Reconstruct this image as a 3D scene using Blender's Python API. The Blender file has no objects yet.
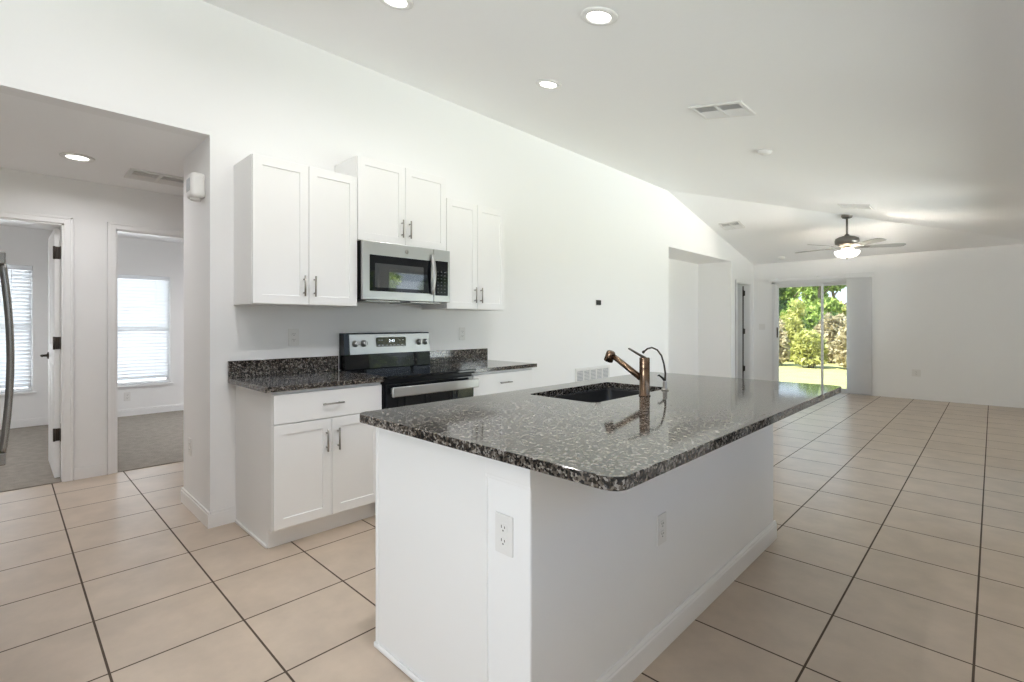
import bpy, bmesh, math, random
import numpy as np
from mathutils import Vector, Matrix

random.seed(7)
RNG = np.random.default_rng(7)
SC = bpy.context.scene
COL = SC.collection
PI = math.pi

# ------------------------------------------------------------------ camera, world, sun, light
cd = bpy.data.cameras.new('camera')
cam = bpy.data.objects.new('camera', cd)
COL.objects.link(cam)
cam.location = (0, 0, 1.26)
cam.rotation_euler = (PI / 2, 0, 0.7714)
cd.sensor_width = 36.0
cd.lens = 494.6 / 1024 * 36
cd.shift_y = -17.7 / 1024
cd.clip_start = 0.02
cd.clip_end = 300
SC.camera = cam

SC.view_settings.view_transform = 'Standard'
SC.view_settings.look = 'None'
SC.view_settings.gamma = 1.0
SC.view_settings.use_curve_mapping = False
SC.view_settings.exposure = 0.14
SC.cycles.max_bounces = 14
SC.cycles.diffuse_bounces = 10
SC.cycles.glossy_bounces = 5
SC.cycles.transparent_max_bounces = 12
SC.cycles.sample_clamp_indirect = 6.0
SC.cycles.caustics_reflective = False
SC.cycles.caustics_refractive = False
SC.cycles.use_denoising = True
SC.cycles.denoising_prefilter = 'NONE'
SC.cycles.denoising_input_passes = 'RGB_ALBEDO_NORMAL'

w = bpy.data.worlds.new('world')
SC.world = w
w.use_nodes = True
wn = w.node_tree.nodes
wl = w.node_tree.links
bg = wn['Background']
tc = wn.new('ShaderNodeTexCoord')
sep = wn.new('ShaderNodeSeparateXYZ')
wl.new(tc.outputs['Generated'], sep.inputs[0])
ramp = wn.new('ShaderNodeValToRGB')
ramp.color_ramp.elements[0].position = 0.0
ramp.color_ramp.elements[0].color = (0.80, 0.88, 1.0, 1)
ramp.color_ramp.elements[1].position = 0.6
ramp.color_ramp.elements[1].color = (0.33, 0.55, 0.95, 1)
wl.new(sep.outputs['Z'], ramp.inputs[0])
wl.new(ramp.outputs[0], bg.inputs[0])
bg.inputs[1].default_value = 1.8

sd = bpy.data.lights.new('sun', 'SUN')
sd.energy = 11.0
sd.angle = 0.01
sd.color = (1.0, 0.94, 0.82)
sun = bpy.data.objects.new('sun', sd)
COL.objects.link(sun)
sun.location = (-20, -20, 30)
sun.rotation_euler = Vector((0.45, 0.75, -1.1)).to_track_quat('-Z', 'Y').to_euler()


def area(name, loc, direction, sx, sy, power, color=(1, 1, 1), shape='RECTANGLE', spread=None):
    d = bpy.data.lights.new(name, 'AREA')
    d.shape = shape
    d.size = sx
    if shape in ('RECTANGLE', 'ELLIPSE'):
        d.size_y = sy
    d.energy = power
    d.color = color
    if spread:
        d.spread = spread
    o = bpy.data.objects.new(name, d)
    COL.objects.link(o)
    o.location = loc
    z_ = -Vector(direction).normalized()
    x_ = (Vector((0, 0, 1)) if abs(z_.z) < 0.98 else Vector((0, 1, 0))).cross(z_).normalized()
    o.rotation_euler = Matrix((x_, z_.cross(x_), z_)).transposed().to_euler()
    return o


DAY = (0.90, 0.945, 1.01)
# daylight lamps at the openings, and added fill lamps at unseen windows and facing up outside
W = dict(side=10, far=52, up=1450, front_up=325, bed=55, can=3.3, can_near=5, can_mid=11, dining_fill=7, can_hall=6.2, bed_fill=20, fan=110)
area('daylight_side_door', (0.72, 5.05, 1.0), (-1, 0, 0.0), 1.8, 1.9, W['side'], DAY)
area('high_window_fill', (0.72, 7.6, 1.7), (-1, 0, 0.0), 2.8, 0.75, W['far'], DAY)  # added lamp at an unseen window, brightens the living end
area('yard_uplight_fill', (3.6, 5.2, 0.0), (-0.25, 0, 1.0), 12.0, 5.0, W['up'], DAY)  # lamp added outside to throw fill light up at the ceiling
area('front_uplight_fill', (-0.95, -4.62, 0.75), (0, 1, 2.4), 2.8, 1.9, W['front_up'], DAY)  # lamp added low outside, tilted up as fill
area('daylight_bedroom_window', (-8.75, 1.2, 1.2), (1, 0, 0), 0.95, 1.5, W['bed'], (0.97, 0.98, 1.0))
area('daylight_bedroom_window', (-8.75, -0.2, 1.2), (1, 0, 0), 0.95, 1.5, W['bed'], (0.97, 0.98, 1.0))
CAN_COL = (0.985, 0.98, 0.995)

# ------------------------------------------------------------------ materials


def nodes_of(m):
    m.use_nodes = True
    return m.node_tree.nodes, m.node_tree.links, m.node_tree.nodes['Principled BSDF']


def mat(name, col, rough=0.5, metal=0.0, emit=None, estr=0.0, bump=0.0, bscale=60.0, var=0.0, vscale=8.0, coat=0.0, spec=None):
    m = bpy.data.materials.new(name)
    n, l, b = nodes_of(m)
    b.inputs['Base Color'].default_value = (*col, 1)
    b.inputs['Roughness'].default_value = rough
    b.inputs['Metallic'].default_value = metal
    if spec is not None:
        b.inputs['Specular IOR Level'].default_value = spec
    if coat:
        b.inputs['Coat Weight'].default_value = coat
        b.inputs['Coat Roughness'].default_value = 0.05
    if emit:
        b.inputs['Emission Color'].default_value = (*emit, 1)
        b.inputs['Emission Strength'].default_value = estr
    t = n.new('ShaderNodeTexCoord')
    if var:
        no = n.new('ShaderNodeTexNoise')
        no.inputs['Scale'].default_value = vscale
        no.inputs['Detail'].default_value = 4
        l.new(t.outputs['Object'], no.inputs['Vector'])
        mx = n.new('ShaderNodeMix')
        mx.data_type = 'RGBA'
        mx.inputs['A'].default_value = (*[c * (1 - var) for c in col], 1)
        mx.inputs['B'].default_value = (*[min(1, c * (1 + var)) for c in col], 1)
        l.new(no.outputs['Fac'], mx.inputs['Factor'])
        l.new(mx.outputs['Result'], b.inputs['Base Color'])
    if bump:
        no2 = n.new('ShaderNodeTexNoise')
        no2.inputs['Scale'].default_value = bscale
        no2.inputs['Detail'].default_value = 3
        l.new(t.outputs['Object'], no2.inputs['Vector'])
        bp = n.new('ShaderNodeBump')
        bp.inputs['Strength'].default_value = bump
        bp.inputs['Distance'].default_value = 0.004
        l.new(no2.outputs['Fac'], bp.inputs['Height'])
        l.new(bp.outputs['Normal'], b.inputs['Normal'])
    return m


M = {}
M['wall'] = mat('wall_paint', (0.885, 0.882, 0.878), 0.7, bump=0.10, bscale=90)
M['ceil'] = mat('ceiling_paint', (0.93, 0.93, 0.93), 0.85, bump=0.22, bscale=30)
M['trim'] = mat('trim_paint', (0.88, 0.875, 0.87), 0.35, var=0.01)
M['cab'] = mat('cabinet_paint', (0.87, 0.865, 0.855), 0.33, var=0.012, vscale=3)
M['door'] = mat('door_paint', (0.88, 0.88, 0.875), 0.4, var=0.01)
M['plastic'] = mat('white_plastic', (0.80, 0.79, 0.77), 0.35, var=0.01)
M['slot'] = mat('dark_slot', (0.05, 0.045, 0.04), 0.6, var=0.1)
M['vinyl'] = mat('white_vinyl', (0.80, 0.80, 0.80), 0.4, var=0.01)
M['vane'] = mat('vane_vinyl', (0.92, 0.915, 0.92), 0.45, var=0.02)
M['dark'] = mat('dark_bronze_hardware', (0.07, 0.058, 0.05), 0.38, 0.8, var=0.1)
M['nickel'] = mat('brushed_nickel', (0.36, 0.34, 0.31), 0.3, 1.0, var=0.05, vscale=40)
M['bronze'] = mat('bronze_faucet_metal', (0.20, 0.132, 0.088), 0.22, 1.0, var=0.06, vscale=30)
M['chrome'] = mat('chrome', (0.75, 0.75, 0.75), 0.12, 1.0, var=0.02)
M['blackp'] = mat('black_plastic', (0.009, 0.009, 0.010), 0.3, var=0.1, spec=0.3)
M['blackglass'] = mat('black_glass', (0.006, 0.007, 0.009), 0.04, var=0.1, spec=0.32)
M['ovenwin'] = mat('smoked_window_glass', (0.016, 0.02, 0.024), 0.04, var=0.05, spec=0.5)
M['fanmetal'] = mat('fan_pewter_metal', (0.20, 0.185, 0.165), 0.35, 0.9, var=0.05)
M['fanblade'] = mat('fan_blade_grey', (0.36, 0.35, 0.33), 0.45, var=0.08, vscale=6)
M['bowl'] = mat('frosted_lamp_glass', (0.95, 0.9, 0.8), 0.4, emit=(1.0, 0.93, 0.82), estr=4.0)
M['bulb'] = mat('lamp_bulb_glow', (1, 0.9, 0.7), 0.4, emit=(1.0, 0.86, 0.62), estr=6.0)
M['lens'] = mat('led_lens_glow', (1, 1, 1), 0.4, emit=(1.0, 0.97, 0.93), estr=9.0)
M['keyprint'] = mat('keypad_faint_print', (0.11, 0.115, 0.12), 0.5, var=0.02)
M['digit'] = mat('display_digits_glow', (0.9, 0.95, 1), 0.4, emit=(0.85, 0.93, 1.0), estr=1.6)
M['legend'] = mat('panel_legend_print', (0.42, 0.44, 0.46), 0.5, var=0.02)
M['ringprint'] = mat('burner_ring_print', (0.035, 0.036, 0.04), 0.25, var=0.05)
M['ventmid'] = mat('grille_grey_backing', (0.33, 0.34, 0.37), 0.7, var=0.05)
M['ventgrey'] = mat('vent_grey_backing', (0.62, 0.62, 0.63), 0.7, var=0.05)
M['handlesteel'] = mat('handle_dark_steel', (0.30, 0.285, 0.27), 0.27, 1.0, var=0.03, vscale=15)
M['sinksteel'] = mat('sink_dark_basin', (0.035, 0.034, 0.034), 0.22, 0.0, var=0.05, vscale=20)
M['ventdark'] = mat('vent_shadow_duct', (0.10, 0.10, 0.10), 0.7, var=0.1)
M['carpet'] = mat('carpet_pile', (0.30, 0.27, 0.235), 0.95, bump=0.9, bscale=160, var=0.28, vscale=14)
M['concrete'] = mat('patio_concrete', (0.42, 0.40, 0.37), 0.9, var=0.1, vscale=3)
M['bark'] = mat('tree_bark', (0.22, 0.17, 0.12), 0.9, var=0.3, vscale=5, bump=0.5, bscale=12)
M['wire'] = mat('fence_wire', (0.40, 0.40, 0.38), 0.5, 0.7, var=0.05)


def brushed(name, col, rough):
    m = bpy.data.materials.new(name)
    n, l, b = nodes_of(m)
    b.inputs['Metallic'].default_value = 1.0
    t = n.new('ShaderNodeTexCoord')
    no = n.new('ShaderNodeTexNoise')
    no.inputs['Scale'].default_value = 3.0
    l.new(t.outputs['Object'], no.inputs['Vector'])
    mr = n.new('ShaderNodeMapRange')
    mr.inputs['To Min'].default_value = rough - 0.03
    mr.inputs['To Max'].default_value = rough + 0.03
    l.new(no.outputs['Fac'], mr.inputs['Value'])
    l.new(mr.outputs[0], b.inputs['Roughness'])
    b.inputs['Base Color'].default_value = (*col, 1)
    return m


M['ovenwin'].node_tree.nodes['Principled BSDF'].inputs['IOR'].default_value = 2.2
M['steel'] = brushed('brushed_stainless', (0.53, 0.53, 0.525), 0.34)
M['steeldark'] = brushed('dark_stainless', (0.34, 0.33, 0.32), 0.26)


def granite():
    m = bpy.data.materials.new('speckled_granite')
    n, l, b = nodes_of(m)
    t = n.new('ShaderNodeTexCoord')
    v = n.new('ShaderNodeTexVoronoi')
    v.inputs['Scale'].default_value = 165
    l.new(t.outputs['Object'], v.inputs['Vector'])
    bw = n.new('ShaderNodeSeparateColor')
    l.new(v.outputs['Color'], bw.inputs[0])
    big = n.new('ShaderNodeTexNoise')
    big.inputs['Scale'].default_value = 60
    big.inputs['Detail'].default_value = 2
    l.new(v.outputs['Position'], big.inputs['Vector'])
    sh = n.new('ShaderNodeMath')
    sh.operation = 'MULTIPLY_ADD'
    sh.inputs[1].default_value = 1.7
    sh.inputs[2].default_value = -0.85
    l.new(big.outputs['Fac'], sh.inputs[0])
    mixv = n.new('ShaderNodeMath')
    mixv.operation = 'ADD'
    l.new(bw.outputs[0], mixv.inputs[0])
    l.new(sh.outputs[0], mixv.inputs[1])
    r = n.new('ShaderNodeValToRGB')
    cr = r.color_ramp
    cr.interpolation = 'CONSTANT'
    stops = [(0.0, (0.010, 0.009, 0.008)), (0.37, (0.045, 0.036, 0.029)), (0.52, (0.092, 0.076, 0.063)), (0.68, (0.145, 0.125, 0.107)),
             (0.85, (0.275, 0.25, 0.225))]
    cr.elements[0].position, cr.elements[0].color = stops[0][0], (*stops[0][1], 1)
    cr.elements[1].position, cr.elements[1].color = stops[1][0], (*stops[1][1], 1)
    for p, c in stops[2:]:
        e = cr.elements.new(p)
        e.color = (*c, 1)
    l.new(mixv.outputs[0], r.inputs[0])
    no = n.new('ShaderNodeTexNoise')
    no.inputs['Scale'].default_value = 380
    l.new(t.outputs['Object'], no.inputs['Vector'])
    mx = n.new('ShaderNodeMix')
    mx.data_type = 'RGBA'
    mx.blend_type = 'OVERLAY'
    mx.inputs['Factor'].default_value = 0.25
    l.new(r.outputs[0], mx.inputs['A'])
    l.new(no.outputs['Fac'], mx.inputs['B'])
    l.new(mx.outputs['Result'], b.inputs['Base Color'])
    b.inputs['Roughness'].default_value = 0.07
    b.inputs['IOR'].default_value = 1.52
    return m


M['granite'] = granite()


def tile():
    m = bpy.data.materials.new('beige_floor_tile')
    n, l, b = nodes_of(m)
    t = n.new('ShaderNodeTexCoord')
    mp = n.new('ShaderNodeMapping')
    mp.inputs['Location'].default_value = (0.0504, -0.266, 0)
    l.new(t.outputs['Object'], mp.inputs['Vector'])
    br = n.new('ShaderNodeTexBrick')
    br.offset = 0.0
    br.offset_frequency = 1
    br.squash = 1.0
    br.squash_frequency = 1
    br.inputs['Scale'].default_value = 1.0
    br.inputs['Brick Width'].default_value = 0.4458
    br.inputs['Row Height'].default_value = 0.4458
    br.inputs['Mortar Size'].default_value = 0.0042
    br.inputs['Mortar Smooth'].default_value = 0.15
    br.inputs['Bias'].default_value = 0.0
    br.inputs['Color1'].default_value = (0.55, 0.45, 0.357, 1)
    br.inputs['Color2'].default_value = (0.525, 0.425, 0.335, 1)
    br.inputs['Mortar'].default_value = (0.085, 0.058, 0.040, 1)
    l.new(mp.outputs[0], br.inputs['Vector'])
    no = n.new('ShaderNodeTexNoise')
    no.inputs['Scale'].default_value = 5
    no.inputs['Detail'].default_value = 6
    no.inputs['Roughness'].default_value = 0.6
    l.new(t.outputs['Object'], no.inputs['Vector'])
    mr = n.new('ShaderNodeMapRange')
    mr.inputs['From Min'].default_value = 0.3
    mr.inputs['From Max'].default_value = 0.7
    mr.inputs['To Min'].default_value = 0.88
    mr.inputs['To Max'].default_value = 1.08
    l.new(no.outputs['Fac'], mr.inputs['Value'])
    mx = n.new('ShaderNodeMix')
    mx.data_type = 'RGBA'
    mx.blend_type = 'MULTIPLY'
    mx.inputs['Factor'].default_value = 1.0
    l.new(br.outputs['Color'], mx.inputs['A'])
    l.new(mr.outputs[0], mx.inputs['B'])
    l.new(mx.outputs['Result'], b.inputs['Base Color'])
    rr = n.new('ShaderNodeMapRange')
    rr.inputs['To Min'].default_value = 0.28
    rr.inputs['To Max'].default_value = 0.9
    l.new(br.outputs['Fac'], rr.inputs['Value'])
    l.new(rr.outputs[0], b.inputs['Roughness'])
    inv = n.new('ShaderNodeMath')
    inv.operation = 'SUBTRACT'
    inv.inputs[0].default_value = 1.0
    l.new(br.outputs['Fac'], inv.inputs[1])
    bp = n.new('ShaderNodeBump')
    bp.inputs['Strength'].default_value = 0.5
    bp.inputs['Distance'].default_value = 0.003
    l.new(inv.outputs[0], bp.inputs['Height'])
    l.new(bp.outputs['Normal'], b.inputs['Normal'])
    return m


M['tile'] = tile()


def clear_glass():
    m = bpy.data.materials.new('clear_pane_glass')
    m.use_nodes = True
    n, l = m.node_tree.nodes, m.node_tree.links
    n.clear()
    out = n.new('ShaderNodeOutputMaterial')
    tr = n.new('ShaderNodeBsdfTransparent')
    tr.inputs[0].default_value = (0.95, 0.97, 0.96, 1)
    gl = n.new('ShaderNodeBsdfGlossy')
    gl.inputs['Roughness'].default_value = 0.02
    fr = n.new('ShaderNodeFresnel')
    fr.inputs[0].default_value = 1.45
    mx = n.new('ShaderNodeMixShader')
    l.new(fr.outputs[0], mx.inputs[0])
    l.new(tr.outputs[0], mx.inputs[1])
    l.new(gl.outputs[0], mx.inputs[2])
    l.new(mx.outputs[0], out.inputs[0])
    return m


M['glass'] = clear_glass()


def slat_mat():
    m = bpy.data.materials.new('blind_slat_vinyl')
    n, l, b = nodes_of(m)
    b.inputs['Base Color'].default_value = (0.86, 0.87, 0.88, 1)
    b.inputs['Roughness'].default_value = 0.45
    tr = n.new('ShaderNodeBsdfTranslucent')
    tr.inputs[0].default_value = (0.85, 0.87, 0.9, 1)
    mx = n.new('ShaderNodeMixShader')
    mx.inputs[0].default_value = 0.25
    l.new(b.outputs[0], mx.inputs[1])
    l.new(tr.outputs[0], mx.inputs[2])
    l.new(mx.outputs[0], n['Material Output'].inputs[0])
    return m


M['slat'] = slat_mat()


def leaf_mat(name, dark, light):
    m = bpy.data.materials.new(name)
    n, l, b = nodes_of(m)
    g = n.new('ShaderNodeNewGeometry')
    r = n.new('ShaderNodeValToRGB')
    r.color_ramp.elements[0].color = (*dark, 1)
    r.color_ramp.elements[1].color = (*light, 1)
    l.new(g.outputs['Random Per Island'], r.inputs[0])
    l.new(r.outputs[0], b.inputs['Base Color'])
    b.inputs['Roughness'].default_value = 0.6
    tr = n.new('ShaderNodeBsdfTranslucent')
    l.new(r.outputs[0], tr.inputs[0])
    mx = n.new('ShaderNodeMixShader')
    mx.inputs[0].default_value = 0.35
    l.new(b.outputs[0], mx.inputs[1])
    l.new(tr.outputs[0], mx.inputs[2])
    l.new(mx.outputs[0], n['Material Output'].inputs[0])
    return m


M['leaf_green'] = leaf_mat('leaf_bright_green', (0.16, 0.26, 0.04), (0.55, 0.68, 0.20))
M['leaf_dark'] = leaf_mat('leaf_deep_green', (0.07, 0.13, 0.04), (0.26, 0.38, 0.12))
M['leaf_yellow'] = leaf_mat('leaf_yellow_green', (0.34, 0.36, 0.08), (0.72, 0.70, 0.28))
M['leaf_dry'] = leaf_mat('leaf_dry_tan', (0.36, 0.30, 0.16), (0.72, 0.64, 0.44))
M['lawn'] = mat('lawn_grass', (0.44, 0.42, 0.17), 0.95, var=0.35, vscale=2.5, bump=0.8, bscale=40)

# ------------------------------------------------------------------ builders


class MB:
    def __init__(s, mtx=None):
        s.bm = bmesh.new()
        s.mtx = mtx

    def _take(s, t, smooth=False):
        if smooth:
            for f in t.faces:
                f.smooth = True
        me = bpy.data.meshes.new('tmp')
        t.to_mesh(me)
        t.free()
        s.bm.from_mesh(me)
        bpy.data.meshes.remove(me)
        return s

    def box(s, x0, x1, y0, y1, z0, z1, bev=0.0, seg=2, rot=None):
        t = bmesh.new()
        bmesh.ops.create_cube(t, size=1.0)
        for v in t.verts:
            v.co = Vector(((x0 + x1) / 2 + v.co.x * (x1 - x0), (y0 + y1) / 2 + v.co.y * (y1 - y0), (z0 + z1) / 2 + v.co.z * (z1 - z0)))
        if bev:
            bmesh.ops.bevel(t, geom=t.edges[:], offset=bev, segments=seg, profile=0.5, affect='EDGES')
        if rot is not None:
            c = Vector(((x0 + x1) / 2, (y0 + y1) / 2, (z0 + z1) / 2))
            for v in t.verts:
                v.co = c + rot @ (v.co - c)
        return s._take(t)

    def prism(s, pts, axis, a0, a1, bev=0.0):
        """pts: 2D polygon in the two axes other than `axis`, extruded from a0 to a1."""
        t = bmesh.new()

        def co(p, a):
            return Vector({'x': (a, p[0], p[1]), 'y': (p[0], a, p[1]), 'z': (p[0], p[1], a)}[axis])
        A = [t.verts.new(co(p, a0)) for p in pts]
        B = [t.verts.new(co(p, a1)) for p in pts]
        t.faces.new(A)
        t.faces.new(B[::-1])
        k = len(pts)
        for i in range(k):
            t.faces.new((A[i], B[i], B[(i + 1) % k], A[(i + 1) % k]))
        bmesh.ops.recalc_face_normals(t, faces=t.faces[:])
        if bev:
            bmesh.ops.bevel(t, geom=t.edges[:], offset=bev, segments=2, profile=0.5, affect='EDGES')
        return s._take(t)

    def tube(s, pts, rad, n=12, cap=True, flat=(1.0, 1.0)):
        pts = [Vector(p) for p in pts]
        rads = rad if isinstance(rad, (list, tuple)) else [rad] * len(pts)
        t = bmesh.new()
        rings = []
        d0 = (pts[1] - pts[0]).normalized()
        ref = Vector((0, 0, 1)) if abs(d0.z) < 0.9 else Vector((1, 0, 0))
        u = d0.cross(ref).normalized()
        for i, p in enumerate(pts):
            d = ((pts[min(i + 1, len(pts) - 1)] - pts[max(i - 1, 0)])).normalized()
            u = (u - d * u.dot(d)).normalized()
            v = d.cross(u)
            rings.append([t.verts.new(p + (u * math.cos(2 * PI * k / n) * flat[0] + v * math.sin(2 * PI * k / n) * flat[1]) * rads[i]) for k in range(n)])
        for a, b in zip(rings, rings[1:]):
            for k in range(n):
                f = t.faces.new((a[k], a[(k + 1) % n], b[(k + 1) % n], b[k]))
                f.smooth = True
        if cap:
            t.faces.new(rings[0][::-1])
            t.faces.new(rings[-1])
        bmesh.ops.recalc_face_normals(t, faces=t.faces[:])
        return s._take(t)

    def lathe(s, prof, c=(0, 0, 0), n=32, axis=(0, 0, 1), sharp=False):
        """prof: (radius, height) pairs along axis from c."""
        t = bmesh.new()
        q = Vector((0, 0, 1)).rotation_difference(Vector(axis).normalized())
        c = Vector(c)
        rings = []
        for r, h in prof:
            if r < 1e-6:
                rings.append([t.verts.new(c + q @ Vector((0, 0, h)))])
            else:
                rings.append([t.verts.new(c + q @ Vector((r * math.cos(2 * PI * k / n), r * math.sin(2 * PI * k / n), h))) for k in range(n)])
        for a, b in zip(rings, rings[1:]):
            if len(a) == 1 and len(b) == 1:
                continue
            for k in range(n):
                k2 = (k + 1) % n
                if len(a) == 1:
                    f = t.faces.new((a[0], b[k2], b[k]))
                elif len(b) == 1:
                    f = t.faces.new((a[k], a[k2], b[0]))
                else:
                    f = t.faces.new((a[k], a[k2], b[k2], b[k]))
                f.smooth = not sharp
        bmesh.ops.recalc_face_normals(t, faces=t.faces[:])
        return s._take(t)

    def shaker(s, y0, y1, z0, z1, xb, th=0.019, rail=0.074, dep=0.007, sgn=1):
        """A cabinet door facing +x (sgn 1) or -x, frame and recessed panel in one."""
        t = bmesh.new()
        xf = xb + sgn * th
        bmesh.ops.create_cube(t, size=1.0)
        for v in t.verts:
            v.co = Vector(((xb + xf) / 2 + v.co.x * th, (y0 + y1) / 2 + v.co.y * (y1 - y0), (z0 + z1) / 2 + v.co.z * (z1 - z0)))
        bmesh.ops.bevel(t, geom=t.edges[:], offset=0.0015, segments=1, affect='EDGES')
        t.faces.ensure_lookup_table()
        ff = max(t.faces, key=lambda f: f.calc_area() * (f.normal.x * sgn > 0.9))
        bmesh.ops.inset_region(t, faces=[ff], thickness=rail, depth=0)
        bmesh.ops.inset_region(t, faces=[ff], thickness=0.0025, depth=0)
        for v in ff.verts:
            v.co.x -= sgn * dep
        return s._take(t)

    def build(s, name, m, parent=None, org=None):
        org = Vector(org) if org is not None else (ORG.get(parent.name, Vector()) if parent else Vector())
        if s.mtx is not None:
            s.bm.transform(s.mtx)
        if org.length:
            s.bm.transform(Matrix.Translation(-org))
        me = bpy.data.meshes.new(name)
        s.bm.to_mesh(me)
        s.bm.free()
        me.materials.append(m)
        o = bpy.data.objects.new(name, me)
        COL.objects.link(o)
        if parent:
            o.parent = parent
        elif org.length:
            o.location = org
        ORG[o.name] = org
        return o


ORG = {}


def tag(o, label, cat, group=None, kind=None):
    o['label'] = label
    o['category'] = cat
    if group:
        o['group'] = group
    if kind:
        o['kind'] = kind
    return o


def thing(name, label, cat, loc=(0, 0, 0), group=None, kind=None):
    o = bpy.data.objects.new(name, None)
    COL.objects.link(o)
    o.empty_display_size = 0.1
    o.location = loc
    ORG[o.name] = Vector(loc)
    return tag(o, label, cat, group, kind)


def struct(o, label, cat):
    return tag(o, label, cat, None, 'structure')


def holes_wall(axis, a0, a1, u0, u1, z0, z1, holes):
    """A wall slab between a0 and a1 on `axis` ('x' or 'y'), spanning u0..u1 along the other axis, with rectangular holes (u0,u1,z0,z1)."""
    us = sorted({u0, u1, *[max(u0, min(u1, h[i])) for h in holes for i in (0, 1)]})
    zs = sorted({z0, z1, *[max(z0, min(z1, h[i])) for h in holes for i in (2, 3)]})
    full = {}
    for i in range(len(us) - 1):
        for j in range(len(zs) - 1):
            cu, cz = (us[i] + us[i + 1]) / 2, (zs[j] + zs[j + 1]) / 2
            full[i, j] = not any(h[0] < cu < h[1] and h[2] < cz < h[3] for h in holes)
    mb = MB()
    t = bmesh.new()

    def co(a, u, z):
        return (a, u, z) if axis == 'x' else (u, a, z)

    def quad(*p):
        t.faces.new([t.verts.new(co(*q)) for q in p])
    for (i, j), f in full.items():
        if not f:
            continue
        ua, ub, za, zb = us[i], us[i + 1], zs[j], zs[j + 1]
        for a in (a0, a1):
            quad((a, ua, za), (a, ub, za), (a, ub, zb), (a, ua, zb))
        for di, dj, p in ((-1, 0, [(ua, za), (ua, zb)]), (1, 0, [(ub, za), (ub, zb)]), (0, -1, [(ua, za), (ub, za)]), (0, 1, [(ua, zb), (ub, zb)])):
            if not full.get((i + di, j + dj), False):
                (p0, q0), (p1, q1) = p
                quad((a0, p0, q0), (a0, p1, q1), (a1, p1, q1), (a1, p0, q0))
    bmesh.ops.remove_doubles(t, verts=t.verts[:], dist=1e-5)
    bmesh.ops.recalc_face_normals(t, faces=t.faces[:])
    mb._take(t)
    return mb


# ------------------------------------------------------------------ the setting
XW = -3.46          # kitchen wall face
YF = 10.55          # far wall face
XR = 0.5            # wall just out of the picture
YB = -3.6           # wall behind the camera
ZC = 3.23
XH = -5.30          # hall wall face
XBED = -8.4
YS = 6.85           # where the ceiling starts to slope
ZF = 2.44
SA = 0.20           # the ceiling falls from the kitchen wall towards the side wall


def za(x):
    return ZC - SA * (x - XW)


def zs(y):
    return ZC - (y - YS) * (ZC - ZF) / (YF - YS)


NA = Vector((-SA, 0, -1)).normalized()

struct(MB().box(XH, XR + 0.1, YB - 0.1, YF + 0.1, -0.12, 0).build('floor', M['tile']), 'beige square ceramic tile floor with dark brown grout', 'floor')
struct(MB().box(XBED - 0.1, XH, -3.3, 4.3, -0.12, 0.006).build('floor', M['carpet']), 'grey beige carpet floor of the two bedrooms', 'carpet floor')

cm = MB()
cx0, cx1, cy0 = XW - 0.12, XR + 0.12, YB - 0.12
KS = SA * (YF - YS) / (ZC - ZF)
p0, p1 = YS + KS * (cx0 - XW), YS + KS * (cx1 - XW)
tb = bmesh.new()
under = [tb.verts.new(q) for q in ((cx0, cy0, za(cx0)), (cx1, cy0, za(cx1)), (cx1, p1, za(cx1)), (cx0, p0, za(cx0)), (cx0, max(p1, YF + 0.12), zs(max(p1, YF + 0.12))))]
fa_ = [tb.faces.new((under[0], under[1], under[2], under[3])), tb.faces.new((under[3], under[2], under[4]))]
ex = bmesh.ops.extrude_face_region(tb, geom=fa_)
bmesh.ops.translate(tb, verts=[v for v in ex['geom'] if isinstance(v, bmesh.types.BMVert)], vec=(0, 0, 0.16))
bmesh.ops.recalc_face_normals(tb, faces=tb.faces[:])
cm._take(tb)
struct(cm.build('ceiling', M['ceil']), 'high white hipped ceiling sloping down to the patio door wall and the side wall', 'ceiling')
struct(MB().box(XBED - 0.1, XW - 0.12, -3.3, 4.3, 2.42, 2.55).build('ceiling', M['ceil']), 'low white ceiling over the hall and bedrooms', 'ceiling')

ALC = (6.9, 9.35, -1, 2.40)
DR4 = (9.62, 10.33, -1, 2.03)
wl_ = holes_wall('x', XW - 0.12, XW, YB, YF + 0.1, 0, 3.5, [(-0.80, 0.888, -1, 2.42), ALC, DR4])
struct(wl_.build('wall_left', M['wall']), 'long white kitchen wall behind the cabinets with an open hallway cut in it', 'wall')
# thick end of the wall beside the hall opening
struct(MB().box(-4.10, XW - 0.119, 0.888, 1.25, 0, 2.42).build('wall_end', M['wall']), 'white wall end beside the hall opening that carries the door chime', 'wall')
struct(holes_wall('x', XH - 0.12, XH, -3.0, 3.0, 0, 2.42, [(-0.42, 0.335, -1, 2.05), (0.66, 1.43, -1, 2.05)]).build('wall_hall', M['wall']), 'white hall wall with two bedroom doorways', 'wall')
hb = MB()
hb.box(XH, -3.58, 2.3, 2.42, 0, 2.42)
hb.box(XH, -3.0, -0.97, -0.85, 0, 2.42)
struct(hb.build('wall_hall_end', M['wall']), 'white wall closing the hall', 'wall')
struct(holes_wall('x', XBED - 0.12, XBED, -3.2, 4.2, 0, 2.42, [(-0.66, 0.25, 0.43, 1.96), (0.76, 1.66, 0.42, 1.92)]).build('wall_bedroom', M['wall']), 'white bedroom wall with two blind covered windows', 'wall')
sb = MB()
sb.box(XBED, XH - 0.12, 0.50, 0.60, 0, 2.42)
sb.box(XBED, XH - 0.12, -3.2, -3.08, 0, 2.42)
sb.box(XBED, XH - 0.12, 4.08, 4.2, 0, 2.42)
struct(sb.build('wall_bedroom_side', M['wall']), 'white walls at the sides of the bedrooms', 'wall')
SL = (-3.07, -1.56)
struct(holes_wall('y', YF, YF + 0.14, XW - 0.12, XR + 0.1, 0, 3.4, [(SL[0], SL[1], -1, 2.03)]).build('wall_back', M['wall']), 'far white wall with the sliding patio door', 'wall')
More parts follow.
